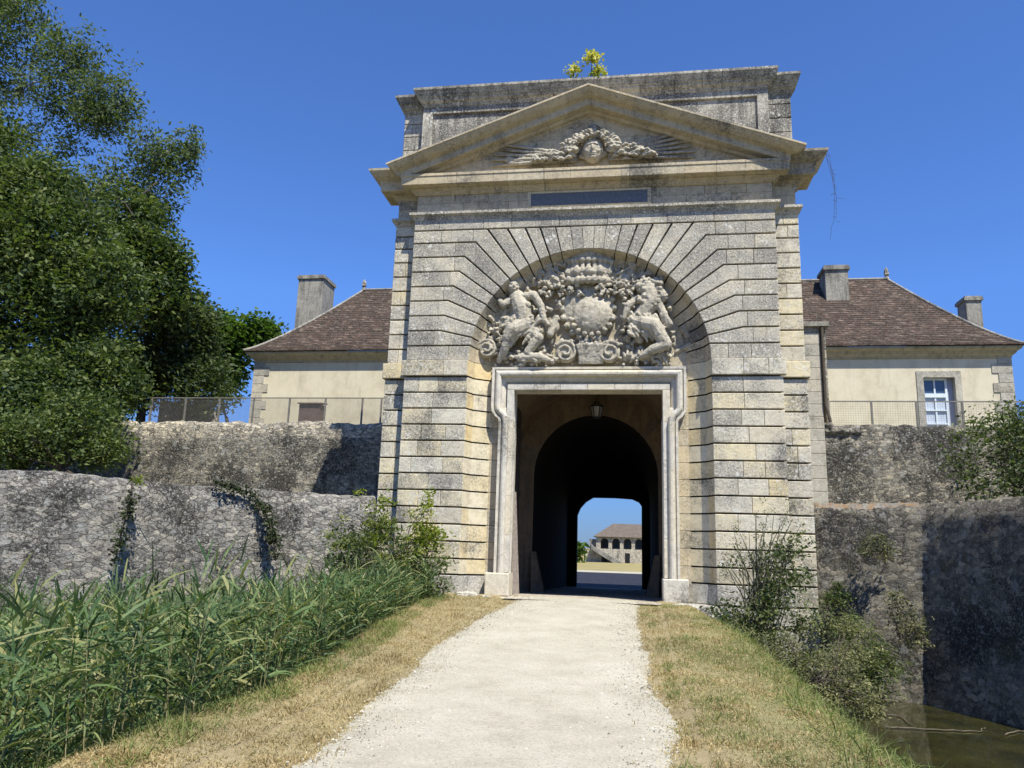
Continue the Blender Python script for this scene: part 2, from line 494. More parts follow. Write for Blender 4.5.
def cobble_mat(name, a, b, joint):
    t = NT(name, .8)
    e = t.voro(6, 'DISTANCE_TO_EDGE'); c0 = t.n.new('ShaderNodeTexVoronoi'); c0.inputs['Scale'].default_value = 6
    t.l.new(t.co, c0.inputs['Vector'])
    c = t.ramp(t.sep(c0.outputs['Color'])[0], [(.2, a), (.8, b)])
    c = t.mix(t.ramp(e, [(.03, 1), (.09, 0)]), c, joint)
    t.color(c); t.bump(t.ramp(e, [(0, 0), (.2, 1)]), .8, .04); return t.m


def field_mat():
    t = NT('parched_courtyard_grass', 1)
    n = t.noise(.15, 6, .7); f = t.noise(3, 5, .8)
    c = t.ramp(n, [(.35, (.22, .19, .075)), (.55, (.30, .25, .11)), (.7, (.20, .20, .07))])
    c = t.mix(t.ramp(f, [(.45, 0), (.7, .4)]), c, (.36, .29, .15))
    t.color(c); return t.m


M['ground'] = ground_mat(); M['path'] = path_mat(); M['field'] = field_mat()
M['cobble'] = cobble_mat('worn_pale_cobbles', (.40, .36, .30), (.56, .51, .43), (.30, .26, .20))
M['cobble_shade'] = cobble_mat('shade_toned_cobbles', (.012, .014, .02), (.034, .037, .05), (.04, .04, .05))  # shade behind the gate is put into the cobble colour
M['terrace'] = plain('scrubby_rampart_soil', (.16, .15, .075), 1, 0, .4, 3)


def water_mat():
    t = NT('murky_moat_water', .06)
    n = t.noise(1.2, 4, .6); sp = t.noise(7, 5, .8, t.mapping(scale=(1, 2.2, 1)))
    c = t.ramp(n, [(.35, (.018, .018, .006)), (.65, (.038, .035, .010))])
    c = t.mix(t.ramp(sp, [(.60, 0), (.66, .8)]), c, (.12, .13, .05))
    t.color(c)
    t.b.inputs['Specular IOR Level'].default_value = .5
    t.bump(t.noise(5, 3, .5), .06, .02); return t.m


M['water'] = water_mat()

# ------------------------------------------------------------------ terrain
Z_W = -1.75


def sst(a, b, x):
    k = min(1, max(0, (x - a) / (b - a))); return k * k * (3 - 2 * k)


def path_z(y):
    return -.5 * sst(1.0, -12.5, y) + .03


def path_edges(y):
    wl = noise.noise(Vector((0, y * .5, 7))) * .14 + noise.noise(Vector((0, y * 2.1, 2))) * .05 + noise.noise(Vector((0, y * 7, 2))) * .05
    wr = noise.noise(Vector((9, y * .5, 7))) * .12 + noise.noise(Vector((9, y * 2.1, 2))) * .05 + noise.noise(Vector((9, y * 7, 2))) * .05
    return -1.72 + .40 * sst(-8, -13.5, y) + wl + .30 * sst(-5, 0, y), 1.22 + .28 * sst(-4, -12, y) + wr + .06 * sst(-3, 0, y)


def ground_z(x, y):
    pz = path_z(y)
    e = noise.noise(Vector((x * .5, y * .5, 1))) * .25
    # left bank, right bank
    lx = -2.80 + e + (-.60 * sst(-10, -2, y)); rx = 2.75 + e + .35 * sst(-3, -12, y) - .35 * sst(-6, 0, y)
    z = pz + .03
    if x < lx: z = pz - (pz - (Z_W - .25)) * sst(0, 2.0, lx - x)
    if x > rx: z = pz - (pz - (Z_W - .45)) * sst(0, 1.9, x - rx)
    if -2.0 < x < 1.75: z = min(z, pz - .008)
    z += noise.noise(Vector((x * 1.7, y * 1.7, 4))) * .035 * (0 if -1.9 < x < 1.4 else 1)
    return z + (-.62 - z) * sst(-27, -31, y)


def grid(xs, ys, zf, name, mat, kind='structure'):
    nx, ny = len(xs), len(ys)
    V = [(x, y, zf(x, y)) for y in ys for x in xs]
    Fc = [(j * nx + i, j * nx + i + 1, (j + 1) * nx + i + 1, (j + 1) * nx + i) for j in range(ny - 1) for i in range(nx - 1)]
    me = bpy.data.meshes.new(name); me.from_pydata(V, [], Fc); me.update()
    o = link_mesh(name, me, mat, smooth=True)
    return tag(o, kind=kind)


xs = [-400, -60, -30, -15, -10, -8, -7] + [-6 + .15 * i for i in range(81)] + [7, 8, 10, 15, 30, 60, 400]
ys = [-400, -60, -40, -31, -29, -27, -25, -23, -21] + [-20 + .2 * i for i in range(102)] + [.6]
grid(xs, ys, ground_z, 'ground', M['ground'])
# gravel path, an uneven-edged sheet just above the ground
px_n, py_n = 24, 420
V, Fc = [], []
for j in range(py_n + 1):
    y = -26 + 26.35 * j / py_n
    xl, xr = path_edges(y)
    for i in range(px_n + 1):
        k = i / px_n
        x = xl + (xr - xl) * k
        edge = min(k, 1 - k) * 8
        V.append((x, y, path_z(y) + (.012 if edge > .5 else -.006 + .036 * edge) + .05 * math.sin(math.pi * k) * .4 + noise.noise(Vector((x * 2, y * 2, 0))) * .006))
for j in range(py_n):
    for i in range(px_n):
        a = j * (px_n + 1) + i
        Fc.append((a, a + 1, a + px_n + 2, a + px_n + 1))
me = bpy.data.meshes.new('gravel_path'); me.from_pydata(V, [], Fc)
tag(link_mesh('gravel_path', me, M['path'], smooth=True), kind='structure')
# threshold cobbles and passage floor
mb = MB()


def floor_z(y): return .035 - .52 * max(0, y) / 18.5


for (y0, y1, w) in ((-.75, .0, 1.84), (.0, .95, 1.9), (.95, 5.0, 2.48), (5.0, 18.6, 1.93)):
    z0, z1 = floor_z(y0), floor_z(y1)
    mb.add([(-w, y0, z0), (w, y0, z0), (w, y1, z1), (-w, y1, z1)], [(0, 1, 2, 3)])
tag(mb.build('cobbled_threshold_path', M['cobble']), kind='structure')
mb = MB(); mb.add([(-60, -31, Z_W), (60, -31, Z_W), (60, 3, Z_W), (-60, 3, Z_W)], [(0, 1, 2, 3)])
tag(mb.build('moat_water', M['water']), kind='structure')
mb = MB(); mb.add([(-1500, 18.6, -.5), (1500, 18.6, -.5), (1500, 3000, -.5), (-1500, 3000, -.5)], [(0, 1, 2, 3)])
tag(mb.build('courtyard_ground', M['field']), kind='structure')
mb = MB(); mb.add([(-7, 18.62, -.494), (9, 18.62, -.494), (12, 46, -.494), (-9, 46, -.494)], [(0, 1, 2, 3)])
tag(mb.build('cobbled_courtyard_path', M['cobble_shade']), kind='structure')  # strip coloured dark to stand for the gate's shadow
mb = MB(); mb.add([(-60, 46.5, -.49), (60, 46.5, -.49), (60, 52, -.49), (-60, 53, -.49)], [(0, 1, 2, 3)])
tag(mb.build('gravel_courtyard_path', M['path']), kind='structure')


# ------------------------------------------------------------------ fortification walls
def wall_mesh(line, z0, z1, batter, thick, step=.16, amp=.03, cap=.06, zvar=0.0, seed=0):
    """rough wall along a plan polyline; front on the left-hand side when walking the line; rounded shoulder on top"""
    pts = [Vector((p[0], p[1], 0)) for p in line]
    S = []
    for a, b in zip(pts[:-1], pts[1:]):
        n = max(1, int((b - a).length / step))
        S += [a + (b - a) * (i / n) for i in range(n)]
    S.append(pts[-1])
    nrm = []
    for i in range(len(S)):
        a, b = S[max(0, i - 2)], S[min(len(S) - 1, i + 2)]
        d = (b - a).normalized(); nrm.append(Vector((d.y, -d.x, 0)))
    nz = max(2, int((z1 - z0) / step))
    prof = [(k / nz) for k in range(nz + 1)]
    mb = MB(); rows = len(prof) + 4
    V, Fc = [], []
    for i, (p, n) in enumerate(zip(S, nrm)):
        zt = z1 + zvar * noise.noise(Vector((p.x * .6, p.y * .6, seed))) + .03 * noise.noise(Vector((p.x * 4, p.y * 4, seed)))
        for k in prof:
            z = z0 + (zt - z0) * k
            off = batter * (1 - k) * (z1 - z0)
            rnd = cap * max(0, (k - (1 - cap * 3 / (z1 - z0))) / (cap * 3 / (z1 - z0))) ** 2
            q = p + n * (off - rnd)
            w = Vector((q.x, q.y, z))
            d = noise.noise(w * 3.5) * .35 + noise.noise(w * 8) * .55 + noise.noise(w * 1.1) * .4
            q = q + n * d * amp
            V.append((q.x, q.y, z))
        for t_, dz in ((cap * 1.8, .02), (thick * .5, .035), (thick * .9, .02), (thick, -.3)):
            q = p - n * t_
            w = Vector((q.x, q.y, zt)); d = noise.noise(w * 4) * amp
            V.append((q.x, q.y, zt + dz + d))
    for i in range(len(S) - 1):
        for k in range(rows - 1):
            a = i * rows + k
            Fc.append((a, a + rows, a + rows + 1, a + 1))
    me = bpy.data.meshes.new('wall'); me.from_pydata(V, [], Fc); me.update()
    # crisp stones: flip so that normals face the viewer
    me.flip_normals() if me.polygons[rows * 2].normal.dot(nrm[2]) < 0 else None
    return me


# front faces towards the camera: walk so that right-hand normal (d.y,-d.x) points to -y => walk in +x direction
left_line = [(-34, -20), (-16, -9.9), (-11.2, -5.7), (-9.55, -4.0), (-8.75, -2.0), (-7.2, -.35), (-5.30, .42)]
me = wall_mesh(left_line, -2.6, 2.36, .07, .7, .14, .034, .16, .07, 1)
o = link_mesh('moat_wall', me, M['rub_left'], smooth=False)
tag(o, 'long lichen-grey moat wall behind the reeds left of the gate', 'wall')
right_line = [(5.26, .74), (7.5, -.40), (8.40, -2.4), (11.2, -9), (15, -18), (22, -28)]
me = wall_mesh(right_line, -2.6, 2.40, .10, .7, .12, .06, .12, .08, 5)
o = link_mesh('moat_wall', me, M['rub_right'], smooth=True)
tag(o, 'dark mossy moat wall above the water right of the gate', 'wall')
oc = NT('orange_lichened_stone', .95)
n1 = oc.noise(6, 6, .8); n2 = oc.noise(20, 5, .8)
oc.color(oc.mix(oc.ramp(n1, [(.46, 0), (.56, 1)]), oc.mix(oc.ramp(n2, [(.4, 0), (.65, 1)]), (.46, .42, .34), (.20, .18, .15)), (.40, .25, .13)))
oc.bump(n2, .6, .03)
cap = MB()
for k in range(13):
    u = k / 12; x = 5.42 + 1.95 * u; y = .66 - 1.0 * u + .24
    w_ = random.uniform(.10, .14); h_ = random.uniform(.05, .085)
    cap.hexa([(x - w_, y - .16 + .07, 2.30), (x + w_, y - .16 - .06, 2.30), (x + w_ + .1, y + .3, 2.30), (x - w_ + .1, y + .4, 2.30), (x - w_, y - .12 + .07, 2.38 + h_), (x + w_, y - .12 - .06, 2.38 + h_ + random.uniform(-.02, .02)), (x + w_ + .1, y + .3, 2.38 + h_), (x - w_ + .1, y + .4, 2.38 + h_)])
cp_ = cap.build('coping_stones', oc.m, o)


def rampart(x0, x1, label, seed, bumpx=None):
    root = empty('rampart_wall', ((x0 + x1) / 2, 4.5, 2.2), label, 'wall')
    me = wall_mesh([(x0, 4.5), (x1, 4.5)], -.4, 4.50, .035, .5, .14, .05, .02, .06, seed)
    link_mesh('rubble_face', me, M['rub_up'], root, smooth=True)
    me = wall_mesh([(x0, 4.55), (x1, 4.55)], 4.42, 4.95, .05, .5, .12, .07, .05, .10, seed + 3)
    link_mesh('coping', me, M['rub_coping'] if seed < 20 else M['rub_up'], root, smooth=True)
    return root


rampart(-24, -5.28, 'upper rampart wall with pale rubble coping left of the gate', 11)
rampart(5.28, 30, 'upper rampart wall of dark rubble right of the gate', 21)
# terraces behind the walls
mb = MB()
def back_line(line, d):
    out = []
    for i, p in enumerate(line):
        a, b = Vector(line[max(0, i - 1)]), Vector(line[min(len(line) - 1, i + 1)])
        t_ = (b - a).normalized(); out.append((p[0] - t_.y * d, p[1] + t_.x * d))
    return out


for ln in (left_line, right_line):
    mb = MB(); tl = back_line(ln, .55)
    for a, b in zip(tl[:-1], tl[1:]):
        mb.add([(a[0], a[1], 2.2), (b[0], b[1], 2.2), (b[0], 5, 2.2), (a[0], 5, 2.2)], [(0, 1, 2, 3)])
    tag(mb.build('terrace_ground', M['terrace']), kind='structure')
for sx in (-1, 1):
    mb = MB(); xa, xb = (5.26, 400) if sx > 0 else (-400, -5.26)
    mb.box(xa, xb, 4.8, 18.4, -.6, 4.88)
    tag(mb.build('rampart_ground', M['terrace']), kind='structure')

# ------------------------------------------------------------------ the gate
gate = empty('fortress_gate', (0, 0, 0), 'tall classical limestone gate with pediment, carved arch and dark passage', 'gate')
G = .019                                    # half joint
CZ, CR = 5.80, 3.05                         # arch centre height and radius
LOW = [5.45 - .4155 * k for k in range(12)]  # lower joints 5.45 .. .88
UP = [5.87, 6.27, 6.68, 7.09, 7.50, 7.90, 8.31, 8.72, 9.12, 9.48]
KX = [None, None, 3.83, 3.745, 3.66, 3.54, 3.40, 3.27, 2.99, 2.69]


def arc_pt(x=None, ang=None, r=CR):
    return (r * math.sin(ang), CZ + r * math.cos(ang))


def jl(i):
    """joint i of the upper wall on the right side: kink point and arch point (x,z), and the arch angle from the vertical"""
    z = UP[i]
    if KX[i] is None:
        x = math.sqrt(CR ** 2 - (z - CZ) ** 2)
        return (x + .25, z), (x, z), math.atan2(x, z - CZ)
    a = math.atan2(KX[i], z - CZ)
    return (KX[i], z), arc_pt(ang=a), a


def splits(x0, x1, lo=.55, hi=1.15):
    out = [x0]
    while out[-1] < x1 - lo * 1.5:
        out.append(min(x1, out[-1] + random.uniform(lo, hi)))
    if x1 - out[-1] < lo * .6 and len(out) > 1: out[-1] = x1
    else: out.append(x1)
    return out


up = MB(); low_s = {-1: MB(), 1: MB()}; foot_s = {-1: MB(), 1: MB()}; splay_up = MB(); splay_low_s = {-1: MB(), 1: MB()}
V_G = .004
for sgn in (-1, 1):
    S = lambda P: [(sgn * x, z) for x, z in P]
    low, splay_low = low_s[sgn], splay_low_s[sgn]
    # upper courses
    for i in range(9):
        k0, a0, t0 = jl(i); k1, a1, t1 = jl(i + 1)
        xm = max(k0[0], k1[0]) + .05
        outs = splits(xm + random.uniform(0, .25), 4.70, .5, 1.1) if xm < 4.2 else [4.70]
        last = outs[0] if len(outs) > 1 else 4.70
        zb, zt = UP[i] + G, UP[i + 1] - G
        for xa, xb in zip(outs[:-1], outs[1:]):
            up.slab(S([(xa + V_G, zb), (xb - (V_G if xb < 4.69 else 0), zb), (xb - (V_G if xb < 4.69 else 0), zt), (xa + V_G, zt)]), 0 + random.uniform(-.004, .004), .12)
        n = 5
        arc = [arc_pt(ang=t0 + (t1 - t0) * j / n) for j in range(n + 1)]
        # shift joint lines by G on the sloped part
        dx0, dz0 = a0[0] - k0[0], a0[1] - k0[1]; L0 = math.hypot(dx0, dz0)
        dx1, dz1 = a1[0] - k1[0], a1[1] - k1[1]; L1 = math.hypot(dx1, dz1)
        n0 = (dz0 / L0, -dx0 / L0); n1 = (dz1 / L1, -dx1 / L1)
        if n0[1] < 0: n0 = (-n0[0], -n0[1])
        if n1[1] < 0: n1 = (-n1[0], -n1[1])
        A0 = (a0[0] + n0[0] * G, a0[1] + n0[1] * G); A1 = (a1[0] - n1[0] * G, a1[1] - n1[1] * G)
        K0 = (k0[0] + n0[0] * G * .5, k0[1] + G); K1 = (k1[0] - n1[0] * G * .5, k1[1] - G)
        poly = [(last - V_G, zb), K0, A0] + arc[1:-1] + [A1, K1, (last - V_G, zt)]
        up.slab(S(poly), random.uniform(-.004, .004), .12)
        # splay of this voussoir
        t0g, t1g = t0 - G / CR, t1 + G / CR
        splay_up.add([], [], 0)
        for (ra, ya), (rb, yb) in (((CR, .012), (2.93, .30)), ((2.93, .30), (2.50, .61))):
            vs = []
            m = 5
            for j in range(m + 1):
                t_ = t0g + (t1g - t0g) * j / m
                vs += [(sgn * ra * math.sin(t_), ya, CZ + ra * math.cos(t_)), (sgn * rb * math.sin(t_), yb, CZ + rb * math.cos(t_))]
            rv = (i * .37 + (sgn > 0) * .21) % 1
            splay_up.add(vs, [(2 * j, 2 * j + 1, 2 * j + 3, 2 * j + 2) for j in range(m)], rv)
    # fan of voussoirs under the belt
    fan = [R(d) for d in (36.15, 30.3, 24.4, 19.1, 13.1, 7.3, 2.5)]
    for t0, t1 in zip(fan[:-1], fan[1:]):
        g = G / 3.4 if t0 > R(14) else .004 / 3.4
        t0g, t1g = t0 - g, t1 + g
        n = 5
        arc = [arc_pt(ang=t0g + (t1g - t0g) * j / n) for j in range(n + 1)]
        top = [((9.48 - G - CZ) * math.tan(t_), 9.48 - G) for t_ in (t1g, t0g)]
        up.slab(S(arc + top), random.uniform(-.004, .004), .14)
        m = 5
        rv = random.random()
        for (ra, ya), (rb, yb) in (((CR, .012), (2.93, .30)), ((2.93, .30), (2.50, .61))):
            vs = []
            for j in range(m + 1):
                t_ = t0g + (t1g - t0g) * j / m
                vs += [(sgn * ra * math.sin(t_), ya, CZ + ra * math.cos(t_)), (sgn * rb * math.sin(t_), yb, CZ + rb * math.cos(t_))]
            splay_up.add(vs, [(2 * j, 2 * j + 1, 2 * j + 3, 2 * j + 2) for j in range(m)], rv)
    # band and lower courses
    rows = [(5.45, 5.87, 'band')] + [(LOW[k + 1], LOW[k], 'c') for k in range(11)] + [(.50, LOW[11], 'c'), (.02, .50, 'f'), (-.45, .02, 'f'), (-.95, -.45, 'f'), (-3.0, -.95, 'f')]
    for zb, zt, kind in rows:
        xo, yf = 4.73, 0.0
        if kind == 'band': xo, yf = 4.80, -.07
        if kind == 'f': xo, yf = 4.80, -.06
        xi = 3.05
        outs = splits(xi, xo, .5, 1.0)
        tgt = foot_s[sgn] if kind == 'f' else low
        spl = foot_s[sgn] if kind == 'f' else splay_low
        for xa, xb in zip(outs[:-1], outs[1:]):
            if kind == 'band' and xa > xi + .01: pass
            ga = V_G if xa > xi + .01 else 0; gb = V_G if xb < xo - .01 else 0
            rv = random.random()
            tgt.slab(S([(xa + ga, zb + G), (xb - gb, zb + G), (xb - gb, zt - (G if kind != 'band' else 0)), (xa + ga, zt - (G if kind != 'band' else 0))]), yf + random.uniform(-.005, .005), .12, a=rv)
        yfo = .012 if kind == 'c' else yf + .012
        pl = [(xi, yfo), (2.93, .30), (2.50, .61)] if kind != 'f' else [(xi, yfo), (2.90, .25), (2.46, .55)]
        z1_ = zt - G if kind != 'band' else zt
        cut = random.random() > .4
        for q in range(2):
            (xa, ya), (xb, yb) = pl[q], pl[q + 1]
            spl.add([(sgn * xa, ya, zb + G), (sgn * xb, yb, zb + G), (sgn * xb, yb, z1_), (sgn * xa, ya, z1_)], [(0, 1, 2, 3)], random.random() if (cut and q) else (zb * 3.7 + (sgn > 0) * .4) % 1)
# keystone
t_ = R(2.5)
up.slab([arc_pt(ang=-t_ + .002), arc_pt(ang=0), arc_pt(ang=t_ - .002), ((9.464 - CZ) * math.tan(t_) - .004, 9.464), (-(9.464 - CZ) * math.tan(t_) + .004, 9.464)], 0, .12)
# course of stones between the voussoirs and the belt
xs_ = splits(-4.70, 4.70, .6, 1.3)
for xa, xb in zip(xs_[:-1], xs_[1:]):
    up.slab([(xa + V_G, 9.48 + G), (xb - V_G, 9.48 + G), (xb - V_G, 9.79), (xa + V_G, 9.79)], random.uniform(-.003, .003), .12)
for (ra, ya), (rb, yb) in (((CR, .012), (2.93, .30)), ((2.93, .30), (2.50, .61))):
    a_ = t_ - .001
    splay_up.add([(-ra * math.sin(a_), ya, CZ + ra * math.cos(a_)), (ra * math.sin(a_), ya, CZ + ra * math.cos(a_)), (rb * math.sin(a_), yb, CZ + rb * math.cos(a_)), (-rb * math.sin(a_), yb, CZ + rb * math.cos(a_))], [(0, 1, 2, 3)], .3)
up.build('arch_voussoirs', M['stone'], gate)
pier_o = {q: low_s[q].build('pier', M['stone_low'], gate) for q in (-1, 1)}
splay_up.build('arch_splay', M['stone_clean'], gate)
for q in (-1, 1):
    splay_low_s[q].build('niche_cheek', M['stone_yellow'], gate)
    foot_s[q].build('plinth', M['stone_foot'], gate)

# backing just behind the joints (mortar) and the solid body of the gate
bk = MB()
for sgn in (-1, 1):
    bk = MB()
    x0, x1 = sorted((sgn * 3.10, sgn * 4.685)); bk.box(x0, x1, .10, .5, -3, 9.0)
    # splay backing
    for (xa, ya), (xb, yb) in (((3.15, .10), (3.01, .34)), ((3.01, .34), (2.56, .66))):
        bk.add([(sgn * xa, ya, -3), (sgn * xb, yb, -3), (sgn * xb, yb, 5.87), (sgn * xa, ya, 5.87)], [(0, 1, 2, 3)])
    m = 24
    for (ra, ya), (rb, yb) in (((CR + .09, .10), (3.01, .34)), ((3.01, .34), (2.56, .66))):
        vs = []
        for j in range(m + 1):
            t_ = sgn * math.pi / 2 * j / m
            vs += [(ra * math.sin(t_), ya, CZ + ra * math.cos(t_)), (rb * math.sin(t_), yb, CZ + rb * math.cos(t_))]
        bk.add(vs, [(2 * j, 2 * j + 1, 2 * j + 3, 2 * j + 2) for j in range(m)])
    # spandrel backing
    vs = []
    for j in range(m + 1):
        t_ = sgn * math.pi / 2 * j / m
        r = CR + .05
        vs += [(r * math.sin(t_), .10, CZ + r * math.cos(t_)), (sgn * 4.685 * min(1, j / 8), .10, 9.75 if j <= 8 else 9.75 - (9.75 - CZ) * (j - 8) / (m - 8))]
    bk.add(vs, [(2 * j, 2 * j + 1, 2 * j + 3, 2 * j + 2) for j in range(m)])
    bk.build('joint_mortar', M['joint'], pier_o[sgn])

# side pilasters, set back
for sgn in (-1, 1):
    pil = MB(); pbk = MB()
    levels = [-3, -.95, -.45, .02, .50] + LOW[::-1] + [5.45] if False else None
    rows = [(UP[i], UP[i + 1]) for i in range(9)] + [(9.48, 9.80)] + [(LOW[k + 1], LOW[k]) for k in range(11)] + [(.50, LOW[11]), (.02, .50), (-.45, .02), (-.95, -.45), (-3, -.95)]
    for zb, zt in rows:
        lowp = zt < 5.5
        xo = 5.36 if lowp else 5.33
        parts_ = [(4.60, xo)] if random.random() < .7 else [(4.60, 5.0 + random.uniform(-.1, .1)), None]
        if parts_[-1] is None: parts_ = [parts_[0], (parts_[0][1] + .008, xo)]
        for xa, xb in parts_:
            x0, x1 = sorted((sgn * xa, sgn * xb))
            yy = .35 + random.uniform(-.005, .005)
            pil.slab([(x0, zb + G), (x1, zb + G), (x1, zt - G), (x0, zt - G)], yy, .9)
    x0, x1 = sorted((sgn * 4.6, sgn * 5.42)); pil.slab([(x0, 5.45 + G), (x1, 5.45 + G), (x1, 5.87), (x0, 5.87)], .27, .95)
    x0, x1 = sorted((sgn * 4.6, sgn * 5.26)); pbk.box(x0, x1, .44, .85, -3, 9.9)
    po = pil.build('side_pilaster', M['stone_low'], gate)
    pbk.build('joint_mortar', M['joint'], po)


def cornice(mb, X, y0, yb, prof, cap=True, xin=None):
    n = len(prof)
    vs = []
    for q, z in prof:
        vs += [(-X - q, yb, z), (-X - q, y0 - q, z), (X + q, y0 - q, z), (X + q, yb, z)]
    # cut the long run into stones so tone varies
    for i in range(n - 1):
        (q0, z0), (q1, z1) = prof[i], prof[i + 1]
        for s_ in (-1, 1):
            mb.add([(s_ * (X + q0), yb, z0), (s_ * (X + q0), y0 - q0, z0), (s_ * (X + q1), y0 - q1, z1), (s_ * (X + q1), yb, z1)], [(0, 1, 2, 3)] if s_ < 0 else [(3, 2, 1, 0)], .3)
    xs_ = [-1] + sorted(random.uniform(-.95, .95) for _ in range(11)) + [1]
    if xin is not None: xs_ = [-1, -xin / X, xin / X, 1]
    for k in range(len(xs_) - 1):
        a = random.random()
        if xin is not None and k == 1: continue
        for i in range(n - 1):
            (q0, z0), (q1, z1) = prof[i], prof[i + 1]
            ja = 0 if k == 0 else .004; jb = 0 if k == len(xs_) - 2 else .004
            def X_(u, q): return u * (X + q) if abs(u) == 1 else u * X
            mb.add([(X_(xs_[k], q0) + ja, y0 - q0, z0), (X_(xs_[k + 1], q0) - jb, y0 - q0, z0), (X_(xs_[k + 1], q1) - jb, y0 - q1, z1), (X_(xs_[k], q1) + ja, y0 - q1, z1)], [(0, 1, 2, 3)], a)
    if cap:
        q, z = prof[-1]
        if xin is None:
            mb.add([(-X - q, yb, z), (-X - q, y0 - q, z), (X + q, y0 - q, z), (X + q, yb, z)], [(0, 1, 2, 3)], .4)
        else:
            for s_ in (-1, 1): mb.add([(s_ * (X + q), yb, z), (s_ * (X + q), y0 - q, z), (s_ * xin, y0 - q, z), (s_ * xin, yb, z)], [(0, 1, 2, 3)], .4)
    q, z = prof[-1]
    mb.add([(-X, yb, prof[0][1]), (X, yb, prof[0][1]), (X, yb, z), (-X, yb, z)], [(0, 1, 2, 3)], .4)


YB = .85
BELT = [(0, 9.76), (.02, 9.79), (.045, 9.85), (.09, 9.885), (.125, 9.905), (.125, 9.975), (.0, 10.0)]
mb = MB(); cornice(mb, 4.70, 0, YB, BELT); cornice(mb, 5.30, .34, YB, [(q, z - .004) for q, z in BELT], xin=4.72)
mb.build('belt_course', M['stone'], gate)
FR = [(-.0, 9.98), (-.0, 10.30), (-.0, 10.50)]
mb = MB()
for zb, zt in ((9.99, 10.26), (10.26, 10.52)):
    xs_ = splits(-4.66, 4.66, .7, 1.3)
    for xa, xb in zip(xs_[:-1], xs_[1:]):
        mb.slab([(xa + .004, zb + .003), (xb - .004, zb + .003), (xb - .004, zt - .003), (xa + .004, zt - .003)], .02, .3, .004)
    for sgn in (-1, 1):
        x0, x1 = sorted((sgn * 4.5, sgn * 5.27)); mb.slab([(x0, zb + .003), (x1, zb + .003), (x1, zt - .003), (x0, zt - .003)], .30, .9, .004)
mb.build('frieze', M['stone_clean'], gate)
mb = MB()
mb.box(-5.22, 5.22, .46, YB, 9.0, 13.2); mb.box(-5.22, -3.2, .46, YB, 6.301, 9.0); mb.box(3.2, 5.22, .46, YB, 6.301, 9.0); mb.box(-3.19, 3.19, .92, 1.6, 6.3, 9.4); mb.box(-4.6, 4.6, .13, .47, 9.0, 11.1); mb.box(-5.22, 5.22, YB + .001, 6.0, 6.3, 7.2)
mb.box(-5.22, -2.6, .80, 6.0, -3, 6.299); mb.box(2.6, 5.22, .80, 6.0, -3, 6.299)
mb.build('masonry_core', M['stone_clean'], gate)
# horizontal cornice
mb = MB()
COR = [(0, 10.50), (.05, 10.52), (.06, 10.56), (.11, 10.60), (.15, 10.63), (.15, 10.66), (.33, 10.665), (.35, 10.68), (.36, 10.88), (.38, 10.90), (.38, 10.97), (.02, 11.01)]
cornice(mb, 4.68, .0, YB, COR)
PCOR = [(0, 10.495), (.05, 10.515), (.06, 10.555), (.11, 10.595), (.15, 10.625), (.15, 10.655), (.38, 10.66), (.40, 10.675), (.41, 10.865), (.43, 10.885), (.43, 10.945), (.47, 10.96), (.55, 11.01), (.64, 11.10), (.68, 11.15), (.69, 11.21), (.0, 11.25)]
cornice(mb, 5.30, .34, YB, PCOR, xin=4.72)
mb.build('cornice', M['stone_clean'], gate)
# pediment
ped = MB()
RK = [(-.05, .60), (0, .52), (.10, .50), (.13, .43), (.34, .42), (.36, .40), (.37, .24), (.42, .215), (.50, .205), (.56, .17), (.63, .11), (.66, .06), (.69, .05), (.69, 0)]
SL = .375


def rk(u, q, t):
    """u in -1..1 along the slope"""
    x = u * (4.70 + q)
    return (x, -q, 13.19 - SL * abs(u) * (4.70 + .69) * (4.70 + q) / (4.70 + .69) - t)


us = [i / 9 for i in range(10)]
for s_ in (-1, 1):
    for k in range(9):
        a = random.random()
        ua = us[k] + (.0006 if k else 0); ub = us[k + 1]
        for (q0, t0), (q1, t1) in zip(RK[:-1], RK[1:]):
            p = [rk(s_ * ua, q0, t0), rk(s_ * ub, q0, t0), rk(s_ * ub, q1, t1), rk(s_ * ua, q1, t1)]
            ped.add(p, [(0, 1, 2, 3)] if s_ > 0 else [(3, 2, 1, 0)], a)
    # end cap of the rake and its return along the flank
    prof = [rk(s_, q, t) for q, t in RK]
    ped.add(prof + [(prof[-1][0], .3, prof[-1][2]), (prof[0][0], .3, prof[0][2] - .3)], [tuple(range(len(prof) + 2))] if s_ < 0 else [tuple(range(len(prof) + 2))[::-1]], .5)
    # weathered top slab behind the rake
    a0, a1 = rk(0, .69, 0), rk(s_, .69, 0)
    ped.add([(0, -.69, 13.19), (a1[0], -.69, a1[2]), (a1[0], .2, a1[2] + .02), (0, .2, 13.21)], [(0, 1, 2, 3)] if s_ > 0 else [(3, 2, 1, 0)], .2)
ped.build('pediment_cornice', M['stone_clean'], gate)
tym = MB()
for i in range(3):
    z0, z1 = 11.0 + .5 * i, 11.0 + .5 * (i + 1)
    def hw(z): return max(.02, (13.19 - .50 - z) / SL)
    w0, w1 = min(4.6, hw(z0)), min(4.6, hw(z1)) if z1 < 12.6 else .03
    z1 = min(z1, 12.64)
    n = max(2, int(w0 * 1.6))
    for k in range(n):
        f0, f1 = -1 + 2 * k / n, -1 + 2 * (k + 1) / n
        tym.slab([(f0 * w0 + .004, z0 + .003), (f1 * w0 - .004, z0 + .003), (f1 * w1 - .004 * (w1 > .1), z1 - .003), (f0 * w1 + .004 * (w1 > .1), z1 - .003)], .015, .05, .004)
tym.add([(-4.6, .03, 10.95), (4.6, .03, 10.95), (0, .03, 12.72)], [(0, 1, 2)], .3)
tym.build('tympanum', M['stone_clean'], gate)
